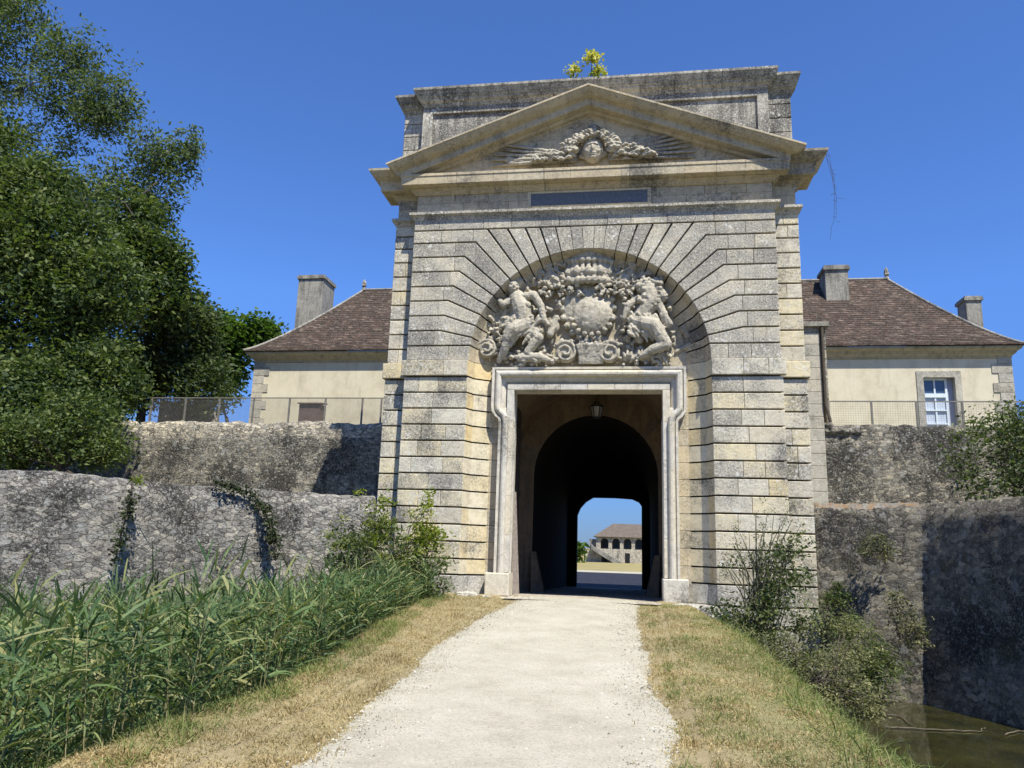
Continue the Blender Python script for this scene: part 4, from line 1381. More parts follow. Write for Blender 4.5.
# loose footing stones at the gate
stones = [(-2.75, -.35, .02, .34, .15), (-3.25, -.45, -.08, .26, .13), (-2.3, -.5, -.02, .22, .10), (2.3, -.55, -.05, .42, .16), (3.05, -.7, -.22, .36, .16), (3.6, -.8, -.55, .38, .2), (-3.9, -.5, -.15, .3, .15)]
labs = ['pale squared stone lying at the left foot of the gate', 'small rounded stone in grass left of the gate', 'low pale stone beside the threshold on the left', 'flat pale footing stone below the right door plinth', 'broken footing stone between the right plinth and bush', 'dark footing stone sunk behind the right bush', 'grey stone under the bush left of the gate']
for (x, y, z, w, h), lb in zip(stones, labs):
    s_ = MB(); s_.ell((x, y, z), (w, .2, h), nu=14, nv=10)
    me = s_.mesh('stone')
    for v in me.vertices:
        q = v.co - Vector((x, y, z))
        for ax, lim in ((0, w * .78), (1, .15), (2, h * .7)):
            q[ax] = max(-lim, min(lim, q[ax]))
        v.co = Vector((x, y, z)) + q + Vector((1, 1, 1)) * noise.noise(v.co * 6) * .03
    o = link_mesh('footing_stone', me, M['stone_foot']); tag(o, lb, 'stone', 'loose stones at the foot of the gate')

# ------------------------------------------------------------------ guardhouses on the rampart
def guardhouse(sgn, label):
    root = empty('guardhouse', (sgn * 9.7, 13.2, 4.9), label, 'house')
    xa, xb = 5.30, (13.65 if sgn < 0 else 13.9)
    ya, yb = 9.0, 17.6
    ze, zr = 8.46, 12.50
    S = lambda x: sgn * x
    door = sgn > 0
    mb = MB()
    def W(x0, x1, z0, z1, y0=ya, y1=ya + .5, m=mb):
        a, b = sorted((S(x0), S(x1))); m.box(a, b, y0, y1, z0, z1)
    if door:
        W(xa, 11.05, 4.85, 8.15); W(12.08, xb - .02, 4.85, 8.15); W(11.05, 12.08, 7.42, 8.15); W(11.05, 12.08, 4.85, 5.3)
    else:
        W(xa, xb - .02, 4.85, 8.15)
    W(xb - .5, xb - .02, 4.85, 8.15, ya + .5, yb); W(xa, xb - .02, 4.85, 8.15, yb, yb + .4)
    mb.build('wall', M['render'], root)
    mb = MB()
    z = 4.86; k = 0
    while z < 8.1:
        w = .42 if k % 2 else .62
        W(xb - w, xb + .03, z + .006, min(8.12, z + .33) - .006, ya - .03, ya + .6, mb); z += .335; k += 1
    mb.build('quoins', M['quoin'], root)
    mb = MB()
    prof = [(0, 8.05), (.04, 8.07), (.05, 8.14), (.12, 8.2), (.16, 8.24), (.18, 8.30), (.26, 8.33), (.30, 8.38), (.30, 8.44), (0, 8.46)]
    for (q0, z0), (q1, z1) in zip(prof[:-1], prof[1:]):
        mb.add([(S(xa - .1), ya - q0, z0), (S(xb + q0), ya - q0, z0), (S(xb + q1), ya - q1, z1), (S(xa - .1), ya - q1, z1)], [(0, 1, 2, 3)] if sgn > 0 else [(3, 2, 1, 0)])
        mb.add([(S(xb + q0), ya - q0, z0), (S(xb + q0), yb + q0, z0), (S(xb + q1), yb + q1, z1), (S(xb + q1), ya - q1, z1)], [(0, 1, 2, 3)] if sgn > 0 else [(3, 2, 1, 0)])
    mb.build('eaves_cornice', M['cornice_stone'], root)
    # hip roof, slightly flared at the eaves, tiles laid in real courses
    mb = MB()
    e = .38
    yr = (ya + yb) / 2
    xr = 11.0 if sgn < 0 else 11.5
    N = 34
    def ring(t_):
        # t 0 eaves .. 1 ridge ; flare
        zz = ze + (zr - ze) * (t_ ** 1.18)
        yf = ya - e + (yr - (ya - e)) * t_; yk = yb + e + (yr - (yb + e)) * t_
        xx = xb + e + (xr - (xb + e)) * t_
        return zz, yf, yk, xx
    for i in range(N):
        z0, f0, k0, x0 = ring(i / N); z1, f1, k1, x1 = ring((i + 1) / N)
        th = .028
        dz = noise.noise(Vector((i * .7, sgn, 0))) * .006
        mb.add([(S(xa), f0, z0 + th + dz), (S(x0), f0, z0 + th + dz), (S(x1), f1, z1), (S(xa), f1, z1), (S(xa), f0, z0), (S(x0), f0, z0)], [(0, 1, 2, 3), (4, 5, 1, 0)])
        mb.add([(S(x0), f0, z0 + th + dz), (S(x0), k0, z0 + th + dz), (S(x1), k1, z1), (S(x1), f1, z1), (S(x0), f0, z0), (S(x0), k0, z0)], [(0, 1, 2, 3), (4, 5, 1, 0)])
        mb.add([(S(x0), k0, z0 + th), (S(xa), k0, z0 + th), (S(xa), k1, z1), (S(x1), k1, z1)], [(0, 1, 2, 3)])
    roof = mb.build('roof', M['roof'], root)
    # ridge and hip tiles
    mb = MB()
    ridge = [(S(xa), yr, zr + .03), (S(xr), yr, zr + .03)]
    mb.tube(ridge, .06, 8)
    for tt in (0, 1):
        pts = []
        for i in range(N + 1):
            zz, yf, yk, xx = ring(i / N); pts.append((S(xx), yf if tt == 0 else yk, zz + .03))
        mb.tube(pts, .05, 8)
    mb.build('hip_tiles', M['chimney'], roof)
    mb = MB()
    p = Vector((S(xr), yr, zr))
    mb.tube([p, p + Vector((0, 0, .16)), p + Vector((0, 0, .2)), p + Vector((0, 0, .38)), p + Vector((0, 0, .52))], [.11, .06, .11, .09, .02], 8)
    mb.build('finial', M['rub_coping'], roof)
    return root, roof


def chimney(roof, x0, x1, y0, y1, z0, z1, cap=.07):
    mb = MB()
    mb.box(x0, x1, y0, y1, z0, z1 - .2); mb.box(x0 - cap, x1 + cap, y0 - cap, y1 + cap, z1 - .2, z1 - .06); mb.box(x0 - cap * .4, x1 + cap * .4, y0 - cap * .4, y1 + cap * .4, z1 - .06, z1)
    mb.build('chimney', M['chimney'], roof)


gl, rl_ = guardhouse(-1, 'cream guardhouse with hipped tile roof and one big chimney left of the gate')
gr, rr_ = guardhouse(1, 'cream guardhouse with white window and two chimneys right of the gate')
a, b = at(297, 300, 15.0), at(322, 300, 15.0)
chimney(rl_, a.x, b.x, 15.0, 16.4, 8.6, at(310, 275, 15).z)
a, b = at(826, 290, 12.0), at(849, 290, 12.0)
chimney(rr_, a.x, b.x, 12.0, 13.0, 9.5, at(838, 265, 12).z)
a, b = at(964, 310, 15.5), at(982, 310, 15.5)
chimney(rr_, a.x + .1, b.x, 15.5, 16.4, 8.6, at(972, 296, 15.5).z)
# window of the right guardhouse
mb = MB()
for (x0, x1, z0, z1) in ((10.84, 11.06, 5.1, 7.62), (12.07, 12.28, 5.1, 7.62), (11.06, 12.07, 7.40, 7.62)): mb.box(x0, x1, 8.97, 9.2, z0, z1)
sd = mb.build('window', M['quoin'], gr)
mb = MB()
for (x0, x1, z0, z1) in ((11.06, 11.13, 5.3, 7.40), (11.80, 11.87, 5.3, 7.40), (11.13, 11.80, 7.33, 7.40), (11.13, 11.80, 6.72, 6.86), (11.44, 11.49, 5.3, 7.33), (11.13, 11.80, 6.25, 6.29), (11.13, 11.80, 5.78, 5.82), (11.13, 11.80, 5.3, 5.38)):
    mb.box(x0, x1, 9.16 - .02 * (x1 - x0 > .3), 9.24, z0, z1)
mb.build('window_frame', M['white'], sd)
mb = MB(); mb.box(11.1, 11.82, 9.205, 9.22, 6.8, 7.36); mb.build('pane', M['glass'], sd)
mb = MB(); mb.box(11.1, 11.82, 9.205, 9.22, 5.3, 6.8); mb.build('pane', M['pane_reflection'], sd)  # lower panes carry a painted reflection
mb = MB(); mb.box(11.87, 12.07, 9.21, 9.26, 5.3, 7.4); mb.build('reveal_panel', plain('lavender_reveal', (.34, .36, .46), .7, 0, .1), sd)  # flat added panel standing for the window reveal

# ashlar buttress with drainpipe right of the gate
bt = empty('stone_buttress', (6.1, 4.7, 4.4), 'grey ashlar buttress with dark drainpipe against the right flank of the gate', 'buttress')
mb = MB()
z = 2.3; k = 0
xr_ = at(822, 380, 4.2).x
while z < 7.9:
    z2 = min(8.0, z + .36)
    mb.slab([(5.2, z + .005), (xr_, z + .005), (xr_, z2 - .005), (5.2, z2 - .005)], 4.2, 8.9, .01); z = z2
mb.build('buttress_blocks', M['quoin'], bt)
mb = MB(); ztop = at(815, 327, 4.2).z
mb.box(5.2, at(829, 326, 4.1).x, 4.08, 8.9, 8.0, ztop); mb.build('cap_stone', M['chimney'], bt)
mb = MB(); xp = at(824.5, 380, 4.15).x
mb.tube([(xp, 4.14, 8.0), (xp, 4.14, 5.5), (xp + .10, 4.12, 5.0)], .045, 8); mb.build('drainpipe', plain('rusty_lead_pipe', (.09, .075, .06), .8), bt)
mb = MB(); xq = at(828, 380, 4.4).x; mb.box(xp + .07, xq, 4.42, 8.9, 4.9, 8.0); mb.build('pale_edge', M['rub_coping'], bt)
# rubble heap where the rampart meets the buttress
hp = MB()
for k in range(90):
    u = random.random()
    hp.ell((5.3 + 2.3 * u, 4.58 + random.uniform(-.05, .2), 4.78 + .85 * (1 - u) ** 1.6 * random.random()), (random.uniform(.08, .2), .16, random.uniform(.07, .14)))
o = remesh(hp, 'rubble_heap', .035, M['rub_up'], None, 1, .06, 5)
tag(o, 'ragged rubble bank heaped at the foot of the ashlar buttress', 'rubble')

# ------------------------------------------------------------------ railings on the ramparts
def railing(pxs, ytop, y, label, x_end0, x_end1, zr, dense):
    z0 = 4.93
    root = empty('railing', ((x_end0 + x_end1) / 2, y, z0), label, 'railing')
    mb = MB(); mb.box(x_end0, x_end1, y - .02, y + .02, zr - .035, zr); mb.build('top_rail', M['steel'], root)
    for px in pxs:
        x = at(px, ytop + 12, y).x
        mb = MB(); mb.box(x - .025, x + .025, y - .025, y + .025, z0 - .3, zr - .04); mb.build('post', M['steel'], root)
    mb = MB()
    x = x_end0
    w = .0025
    while x < x_end1:
        mb.add([(x - w, y, z0), (x + w, y, z0), (x + w, y, zr - .05), (x - w, y, zr - .05)], [(0, 1, 2, 3)]); x += dense
    z = z0 + .03
    while z < zr - .05:
        mb.add([(x_end0, y, z - w), (x_end1, y, z - w), (x_end1, y, z + w), (x_end0, y, z + w)], [(0, 1, 2, 3)]); z += dense
    mb.build('wire_mesh', M['steel'], root)
    return root


zr = at(260, 397.5, 5.2).z
railing([151, 185, 219, 253, 289, 325, 362, 381], 397, 5.2, 'steel mesh railing on the rampart in front of the left guardhouse', at(150, 400, 5.2).x, -5.3, zr, .035)
railing([829, 872, 917, 963, 1010, 1058], 401, 5.2, 'thin steel railing on the rampart in front of the right guardhouse', 6.7, 16, at(920, 401, 5.2).z, .07)
# brown box behind the left railing
a, b = at(299, 410, 6.5), at(322, 410, 6.5)
root = empty('electric_cabinet', ((a.x + b.x) / 2, 6.7, 4.88), 'small brown metal cabinet behind the left railing', 'cabinet')
mb = MB(); mb.box(a.x, b.x - .08, 6.5, 6.9, 4.86, at(310, 404, 6.5).z); mb.build('body', M['brown'], root)
mb = MB(); zt = at(310, 404, 6.5).z; mb.hexa([(a.x - .05, 6.42, zt), (b.x, 6.42, zt), (b.x, 6.95, zt + .05), (a.x - .05, 6.95, zt + .05), (a.x - .05, 6.42, zt + .04), (b.x, 6.42, zt + .04), (b.x, 6.95, zt + .1), (a.x - .05, 6.95, zt + .1)]); mb.build('lid', M['brown'], root)
# sloping stair parapet at the end of the left railing
p0, p1, p2 = at(160, 399, 9.5), at(205, 408, 9.5), at(214, 424, 9.5)
mb = MB(); mb.slab([(p0.x, 4.9), (p0.x, p0.z), (p1.x, p1.z), (p2.x - .15, p1.z - .08), (p2.x, p1.z - .5), (p2.x, 4.9)], 9.5, 9.9, .02)
tag(mb.build('stair_parapet', M['rub_coping']), 'pale sloping stone stair parapet behind the left railing', 'parapet')

# ------------------------------------------------------------------ arcaded building across the courtyard
YF = 111.0


def fx(px): return at(px, 550, YF).x


def fz(py): return at(615, py, YF).z


ab = empty('arcaded_barracks', (fx(625), YF + 6, -.5), 'distant arcaded stone building with outside stair seen through the passage', 'building')
xl, xr2 = fx(596), fx(700)
zl, zm, ze, zt = -.55, fz(549), fz(537), fz(528)
mb = MB(); mb.box(fx(584), xr2, YF, YF + .6, zl, zm); mb.box(fx(584), fx(585), YF, YF + 12, zl, zm); mb.build('terrace_wall', M['rub_coping'], ab)
pw = MB(); arches = [604.5, 616, 627.5, 639, 650.5, 662, 673.5]
hw_ = (fx(620) - fx(612)) / 2
z_sp = fz(542.5)
prev = xl
for c_ in arches:
    cx_ = fx(c_)
    pw.box(prev, cx_ - hw_, YF + .1, YF + .6, zm, z_sp); prev = cx_ + hw_
pw.box(prev, xr2, YF + .1, YF + .6, zm, z_sp)
pw.box(xl, xr2, YF + .1, YF + .6, z_sp + hw_ + .15, ze)
edges = [xl] + [fx((arches[i] + arches[i + 1]) / 2) for i in range(len(arches) - 1)] + [xr2]
for i, c_ in enumerate(arches):
    cx_ = fx(c_)
    L_, R_ = edges[i], edges[i + 1]
    for s_, lim in ((-1, L_), (1, R_)):
        pts = [(cx_ + s_ * hw_ * math.cos(math.pi / 2 * j / 8), z_sp + hw_ * math.sin(math.pi / 2 * j / 8)) for j in range(9)]
        poly = pts + [(cx_, z_sp + hw_ + .15), (lim, z_sp + hw_ + .15), (lim, z_sp)]
        pw.slab(poly, YF + .1, YF + .6, .01)
pw.build('arcade', M['rub_coping'], ab)
mb = MB(); mb.box(xl, xr2, YF + 3.4, YF + 3.8, zm, ze); mb.box(xl, xl + .4, YF + .7, YF + 12, zm, ze); mb.build('loggia_wall', M['cornice_stone'], ab)
for c_ in arches:
    cx_ = fx(c_)
    mb = MB(); mb.box(cx_ - .45, cx_ + .45, YF + 3.3, YF + 3.5, zm + .3, zm + 2.0); mb.build('window', M['glass'], ab)
mb = MB()
mb.add([(xl - .5, YF - .4, ze), (xr2, YF - .4, ze), (xr2, YF + 12, ze), (xl - .5, YF + 12, ze), (fx(612), YF + 6, zt + .9), (xr2, YF + 6, zt + .9)], [(0, 1, 5, 4), (3, 0, 4), (2, 3, 4, 5)])
rf = mb.build('roof', plain('far_tile_roof', (.13, .105, .085), .9, 0, .3, 2), ab)
mb = MB(); mb.box(fx(636.5), fx(641), YF + 4, YF + 5, zt - 1, fz(526)); mb.build('chimney', M['chimney'], rf)
mb = MB()
s0, s1 = (fx(594), fz(547)), (fx(620), zl)
mb.slab([(s0[0] - .4, s0[1] - .5), (s0[0] - .4, s0[1] + .4), s0, (s1[0] + .5, s1[1]), (s1[0] - 1, s1[1])], YF - 1.6, YF - .2, .02); mb.build('stair', M['chimney'], ab)
for px, py, w, h in ((604.5, 559, .45, .5), (627.5, 558.5, .4, .9)):
    c_ = (fx(px), fz(py)); mb = MB(); mb.box(c_[0] - w, c_[0] + w, YF - .02, YF + .1, c_[1] - h, c_[1] + h); mb.build('opening', M['iron'], ab)
mb = MB(); mb.box(fx(589), fx(595.5), YF + 1, YF + 4, zm, fz(539.5)); mb.build('shed', M['chimney'], ab)


# ------------------------------------------------------------------ foliage
def leaves(name, centers, sizes, n_per, spread, mat, parent=None, lw=.5, droop=.0, tone=None):
    """centers (k,3) clump centres; every clump gets n_per small folded leaves"""
    C = np.repeat(np.asarray(centers), n_per, axis=0)
    k = len(C)
    sp = np.repeat(np.asarray(spread).reshape(-1, 1) if np.ndim(spread) else np.full((len(centers), 1), spread), n_per, axis=0)
    P = C + rng.normal(size=(k, 3)) * sp * np.array([1, 1, .75])
    L = sizes * rng.uniform(.55, 1.5, (k, 1))
    cd = np.repeat(rng.normal(size=(len(centers), 3)), n_per, axis=0)
    d = rng.normal(size=(k, 3)) * np.array([1, 1, .55]) + cd * .5; d[:, 2] -= droop; d /= np.linalg.norm(d, axis=1, keepdims=True)
    cu = np.repeat(rng.normal(size=(len(centers), 3)) * .7, n_per, axis=0)
    up = rng.normal(size=(k, 3)) * .35 + cu + np.array([0, 0, 1.0])
    w = np.cross(d, up); w /= np.linalg.norm(w, axis=1, keepdims=True)
    nn = np.cross(w, d)
    V = np.empty((k, 4, 3))
    V[:, 0] = P; V[:, 1] = P + d * L * .5 + w * L * lw * .5 + nn * L * .06
    V[:, 2] = P + d * L; V[:, 3] = P + d * L * .5 - w * L * lw * .5 + nn * L * .06
    Fq = np.arange(k * 4).reshape(k, 4)
    b = np.repeat(rng.uniform(0, 1, (len(centers), 1)), n_per, axis=0)[:, 0] * .55 + rng.uniform(0, .45, k)
    if tone is not None: b = np.clip(b + np.repeat(tone, n_per), 0, 1)
    return np_mesh(name, V.reshape(-1, 3), Fq, b, mat, parent)


def lobe_points(lobes, shell=.75):
    """lobes: (px, py, y, rx_px, ry_px, n) ellipsoids given as they sit in the picture"""
    out = []
    for px, py, y, rx, ry, n in lobes:
        c = at(px, py, y); s = (19 + y) / F_PX
        v = rng.normal(size=(n, 3)); v /= np.linalg.norm(v, axis=1, keepdims=True)
        r = (shell + (1 - shell) * rng.uniform(0, 1, (n, 1)) ** .5) * rng.uniform(.55, 1.0, (n, 1)) ** .4
        out.append(np.array(c) + v * r * np.array([rx * s, (rx + ry) / 2 * s, ry * s]))
    return np.concatenate(out)


def limbs(mb, base, tips, r0, seed=0, fork=.35):
    """trunk rising from base with limbs to the tips"""
    base = Vector(base)
    for t_ in tips:
        t_ = Vector(t_)
        n = 9
        mid = base.lerp(t_, .5) + Vector((random.uniform(-.5, .5), random.uniform(-.5, .5), (t_.z - base.z) * .14))
        pts = []
        for i in range(n):
            u = i / (n - 1)
            p = base * (1 - u) ** 2 + mid * 2 * u * (1 - u) + t_ * u * u
            p = p + Vector((noise.noise(p * .8) * .3, noise.noise(p * .8 + Vector((5, 0, 0))) * .3, 0)) * u
            pts.append(p)
        mb.tube(pts, [r0 * (1 - .9 * i / (n - 1)) + .012 for i in range(n)], 6)


def tree(name, label, base, lobes, n_per, leaf, spread, mat, r0=.22, lw=.5, shell=.7, ntips=10, twigs=160, droop=.1, gaps=-.22):
    root = empty(name, base, label, 'tree')
    C = lobe_points(lobes, shell)
    if gaps is not None: C = np.array([c_ for c_ in C if noise.noise(Vector(c_) * .55) + .35 * noise.noise(Vector(c_) * 1.4) > gaps])
    mb = MB()
    b = Vector(base)
    top = Vector(C.mean(axis=0)); fork = b.lerp(top, .35)
    mb.tube([b - Vector((0, 0, .3)), b.lerp(fork, .5) + Vector((.15, .1, 0)), fork], [r0 * 1.3, r0 * 1.05, r0 * .9], 9)
    nodes = [(fork, r0 * .8)]
    idx = rng.choice(len(C), min(ntips, len(C)), replace=False)

    def limb_to(p, q, r_a, r_b, n=8):
        mid = p.lerp(q, .5) + Vector((random.gauss(0, .12), random.gauss(0, .12), .10)) * (q - p).length
        pts = []
        for i_ in range(n):
            u = i_ / (n - 1)
            w_ = p * (1 - u) ** 2 + mid * 2 * u * (1 - u) + q * u * u
            w_ = w_ + Vector((noise.noise(w_ * .9), noise.noise(w_ * .9 + Vector((5, 0, 0))), noise.noise(w_ * .9 + Vector((0, 5, 0))))) * .25 * math.sin(math.pi * u)
            pts.append(w_); nodes.append((w_, r_a + (r_b - r_a) * u))
        mb.tube(pts, [r_a + (r_b - r_a) * i_ / (n - 1) for i_ in range(n)], 6)

    def nearest(p):
        best = None
        for q, r_ in nodes:
            d = (p - q).length + max(0, q.z - p.z + .2) * 2
            if best is None or d < best[0]: best = (d, q, r_)
        return best[1], best[2]
    order = sorted(idx, key=lambda k_: (Vector(C[k_]) - fork).length)
    for k_ in order:
        q, r_ = nearest(Vector(C[k_])); limb_to(q, Vector(C[k_]), min(r_ * .8, r0 * .5), .025)
    for k_ in rng.choice(len(C), min(twigs, len(C)), replace=False):
        q, r_ = nearest(Vector(C[k_])); limb_to(q, Vector(C[k_]), min(r_ * .6, .035), .006, 5)
    mb.build('trunk', M['bark'], root, smooth=True)
    leaves('crown', C, leaf, n_per, spread, mat, root, lw, droop)
    return root


tree('ash_tree', 'tallest airy tree with open crown reaching furthest right against the sky', (-19.5, 6, 2.2),
     [(20, 20, 6, 56, 62, 300), (70, 55, 6, 42, 48, 200), (105, 105, 6, 48, 44, 230), (60, 110, 6, 64, 64, 330), (150, 150, 6, 42, 38, 150), (178, 165, 6, 26, 34, 60), (165, 190, 6, 34, 16, 40), (192, 140, 6, 14, 20, 14), (110, 190, 6, 60, 44, 260), (150, 215, 6, 32, 28, 90), (0, 90, 7, 66, 84, 300), (10, -10, 6, 60, 46, 200), (10, 160, 6, 60, 60, 220), (190, 152, 6, 10, 12, 14), (128, 62, 6, 16, 14, 22)],
     17, .17, .20, M['leaf_ash'], .13, .40, .10, 16, 700, .45, -.20)
tree('elm_tree', 'dense dark tree with yellow-green tints filling the left edge', (-16.5, 1, 2.2),
     [(-20, 230, 1, 90, 90, 330), (50, 250, 1, 80, 70, 330), (30, 330, 1, 90, 70, 340), (95, 290, 1, 50, 60, 220), (30, 410, 0, 90, 60, 300), (100, 380, 1, 48, 50, 170), (-30, 150, 2, 70, 60, 180), (40, 190, 1, 50, 40, 120)],
     50, .15, .27, M['leaf_dense'], .2, .5, .40, 10, 80, .1, None)
tree('maple_tree', 'round yellow-green tree crown right of the dense dark tree', (-17.0, 5, 2.2),
     [(150, 258, 5, 34, 44, 130), (130, 220, 5, 34, 40, 80), (165, 300, 5, 34, 40, 110), (175, 262, 5, 14, 20, 30)],
     42, .17, .25, M['leaf_dense'], .16, .55, .35, 8, 60, .1, None)
tree('privet_tree', 'bushy grey-green tree at the left end of the mesh railing', (-17.2, 6.8, 4.88),
     [(165, 350, 7, 55, 50, 260), (190, 330, 7, 34, 36, 110), (130, 380, 7, 50, 44, 170), (200, 385, 7, 36, 34, 110)],
     38, .17, .28, M['leaf_blue'], .16, .5, .45, 10, 60, .1, None)
tree('elder_sapling', 'spindly sapling twigs poking above the grey-green tree', (-16.2, 8, 4.88),
     [(203, 300, 8, 10, 14, 14), (196, 312, 8, 10, 12, 12)], 9, .22, .16, M['leaf_blue'], .05, .6, .3, 10, 12)
tree('oak_tree', 'small bright green tree between the grey-green tree and the left guardhouse', (-19.5, 18, 4.88),
     [(235, 345, 18, 32, 28, 120), (258, 332, 18, 18, 14, 46), (222, 372, 18, 24, 26, 60), (215, 328, 18, 16, 14, 30)],
     30, .30, .42, M['leaf_bright'], .2, .6, .45, 20, 60)
# dark undergrowth on the lower terrace
tree('laurel_shrub', 'low dark shrub mass on top of the moat wall under the dense tree', (-12.5, -1.5, 2.25),
     [(20, 440, -2, 60, 30, 120), (80, 425, -1, 42, 40, 110), (100, 450, -1, 22, 20, 40), (-40, 430, -2, 50, 40, 80)],
     50, .11, .26, M['leaf_dense'], .1, .5, .4, 8, 20, .1, None)
tree('fig_tree', 'leafy green bush spilling over the right rampart at the picture edge', (11.6, 2.4, 2.25),
     [(1018, 452, 2.4, 42, 44, 150), (1040, 430, 2.4, 40, 34, 80), (985, 455, 2.4, 34, 40, 60), (975, 470, 2.4, 26, 24, 26), (1005, 490, 2, 40, 14, 40), (1060, 460, 2, 50, 60, 120)],
     22, .115, .22, M['leaf_bush'], .06, .45, .25, 12, 110, .1, -.5)
tree('far_poplar', 'distant dark tree beside the arcaded building seen through the passage', tuple(at(574, 562, 100)),
     [(572, 551, 100, 10, 8, 50)], 24, .8, .6, M['leaf_bright'], .3, .6, .5, 8, 8)


def bush(name, label, base, lobes, n_per, leaf, spread, mat, stems=14, lw=.45, cat='bush', droop=.1, stalks=0, mat2=None):
    root = empty(name, base, label, cat)
    C = lobe_points(lobes, .3)
    if len(C) > 150: C = np.array([c_ for c_ in C if noise.noise(Vector(c_) * 1.5) + .4 * noise.noise(Vector(c_) * 4) > -.12])
    mb = MB(); b = Vector(base)
    for i in rng.choice(len(C), min(stems, len(C)), replace=False):
        p = Vector(C[i]); s0 = b + Vector((random.uniform(-.3, .3), random.uniform(-.15, .15), 0))
        mb.tube([s0, s0.lerp(p, .5) + Vector((random.uniform(-.1, .1), 0, .1)), p], [.014, .01, .005], 4)
    mb.build('stems', M['bark'] if not mat2 else M['weed_stalk'], root)
    leaves('foliage', C, leaf, n_per, spread, mat, root, lw, droop)
    return root


bush('elder_bush', 'green leafy bush with yellow tips growing against the left pier of the gate', tuple(at(395, 610, -1.2)),
     [(392, 560, -1.2, 50, 46, 150), (355, 555, -1.0, 34, 50, 100), (425, 575, -1.2, 26, 40, 70), (398, 605, -1.6, 50, 30, 110), (345, 600, -2.0, 34, 36, 90), (370, 630, -3.0, 40, 24, 80)], 24, .10, .13, M['leaf_bush'], 24)
bush('elder_shoots', 'yellow-green shoots topping the bush on the left pier', tuple(at(400, 560, -1.1)),
     [(380, 520, -1.1, 14, 14, 34), (425, 526, -1.1, 17, 20, 46), (402, 518, -1.1, 18, 12, 26), (366, 510, -1.1, 6, 6, 9), (437, 545, -1.1, 12, 22, 30), (345, 535, -1.1, 20, 22, 22), (400, 545, -1.3, 44, 26, 46), (385, 503, -1.1, 5, 12, 9), (428, 500, -1.1, 6, 14, 12), (408, 508, -1.1, 4, 10, 6), (360, 497, -1.1, 4, 9, 6)], 16, .09, .08, M['leaf_yellow'], 16)
bush('nettle_bush', 'dark leafy bush rising against the right pier of the gate', tuple(at(760, 640, -1.4)),
     [(765, 606, -1.4, 36, 34, 130), (778, 572, -1.3, 30, 34, 60), (742, 622, -1.4, 34, 22, 80), (735, 580, -1.3, 14, 34, 24), (803, 605, -1.3, 24, 40, 60), (798, 555, -1.3, 20, 26, 22)], 20, .085, .10, M['leaf_bush'], 26)
bush('seedhead_weeds', 'thin weed stalks with seed heads standing in front of the right pier', tuple(at(758, 610, -1.5)),
     [(740, 545, -1.5, 8, 30, 20), (762, 530, -1.5, 9, 36, 22), (788, 530, -1.5, 16, 34, 30), (725, 570, -1.5, 6, 22, 12)], 9, .05, .05, M['leaf_olive'], 44, cat='weeds', mat2=1)
bush('bramble_bank', 'tangled brambles sloping from the right pier down to the moat', tuple(at(815, 690, -4.5)),
     [(780, 660, -4.0, 36, 26, 170), (820, 680, -4.5, 38, 30, 200), (856, 698, -5.0, 28, 22, 110), (838, 645, -3.0, 40, 28, 170), (735, 640, -3.5, 28, 14, 80)], 30, .055, .09, M['leaf_mound'], 50)
bush('fern_clump', 'light green ferns growing at the foot of the right moat wall', tuple(at(860, 690, -2.4)),
     [(862, 640, -2.2, 24, 20, 70), (880, 670, -2.6, 20, 22, 70), (845, 625, -1.6, 16, 12, 30)], 18, .12, .10, M['leaf_yellow'] if False else M['leaf_bush'], 30, .2, droop=.5)
bush('wall_tuft', 'brown-green tuft rooted high in the right moat wall', tuple(at(872, 555, -.5)),
     [(876, 548, -.6, 16, 12, 40)], 18, .07, .07, M['leaf_olive'], 8, cat='plant')
bush('wall_tuft', 'dark tuft on the right moat wall beside the shaded face', tuple(at(835, 606, .1)),
     [(836, 600, -.2, 14, 12, 36), (842, 590, -.2, 8, 8, 12)], 18, .07, .07, M['leaf_bush'], 8, cat='plant')
bush('wall_tuft', 'leafy tuft hanging low over the shaded corner of the right moat wall', tuple(at(915, 640, -1.4)),
     [(912, 630, -1.5, 16, 18, 40), (900, 605, -1.2, 12, 14, 20)], 18, .07, .08, M['leaf_olive'], 12, cat='plant')


def ivy(label, pts, y, w, mat=M['leaf_ivy'], n=60):
    C = []
    for _ in range(n):
        u = random.random() * (len(pts) - 1); i = int(u); f = u - i
        px = pts[i][0] + (pts[i + 1][0] - pts[i][0]) * f + random.gauss(0, w); py = pts[i][1] + (pts[i + 1][1] - pts[i][1]) * f + random.gauss(0, w)
        yy = pts[i][2] + (pts[i + 1][2] - pts[i][2]) * f
        C.append(tuple(at(px, py, yy)))
    root = empty('ivy_strand', C[0], label, 'ivy')
    mb = MB(); mb.tube([at(p[0], p[1], p[2]) for p in pts], .02, 5); mb.build('stem', M['bark'], root)
    leaves('foliage', C, .07, 14, .07, mat, root, .7, .3)
    return root


ivy('ivy strand climbing the crease of the left moat wall furthest from the gate', [(133, 480, -4.3), (130, 505, -4.4), (122, 530, -4.5), (116, 560, -4.6)], -4.6, 1.3, n=34)
ivy('ivy trailing along the wall top and down the left moat wall nearer the gate', [(218, 484, -1.85), (250, 492, -1.35), (262, 505, -1.25), (272, 530, -1.3), (276, 560, -1.4)], -1.3, 1.7, n=80)
bush('golden_tuft', 'small yellow-green tuft on the coping where the left wall creases', tuple(at(138, 484, -4.1)), [(138, 481, -4.2, 5, 5, 12)], 14, .06, .05, M['leaf_yellow'], 4, cat='plant')

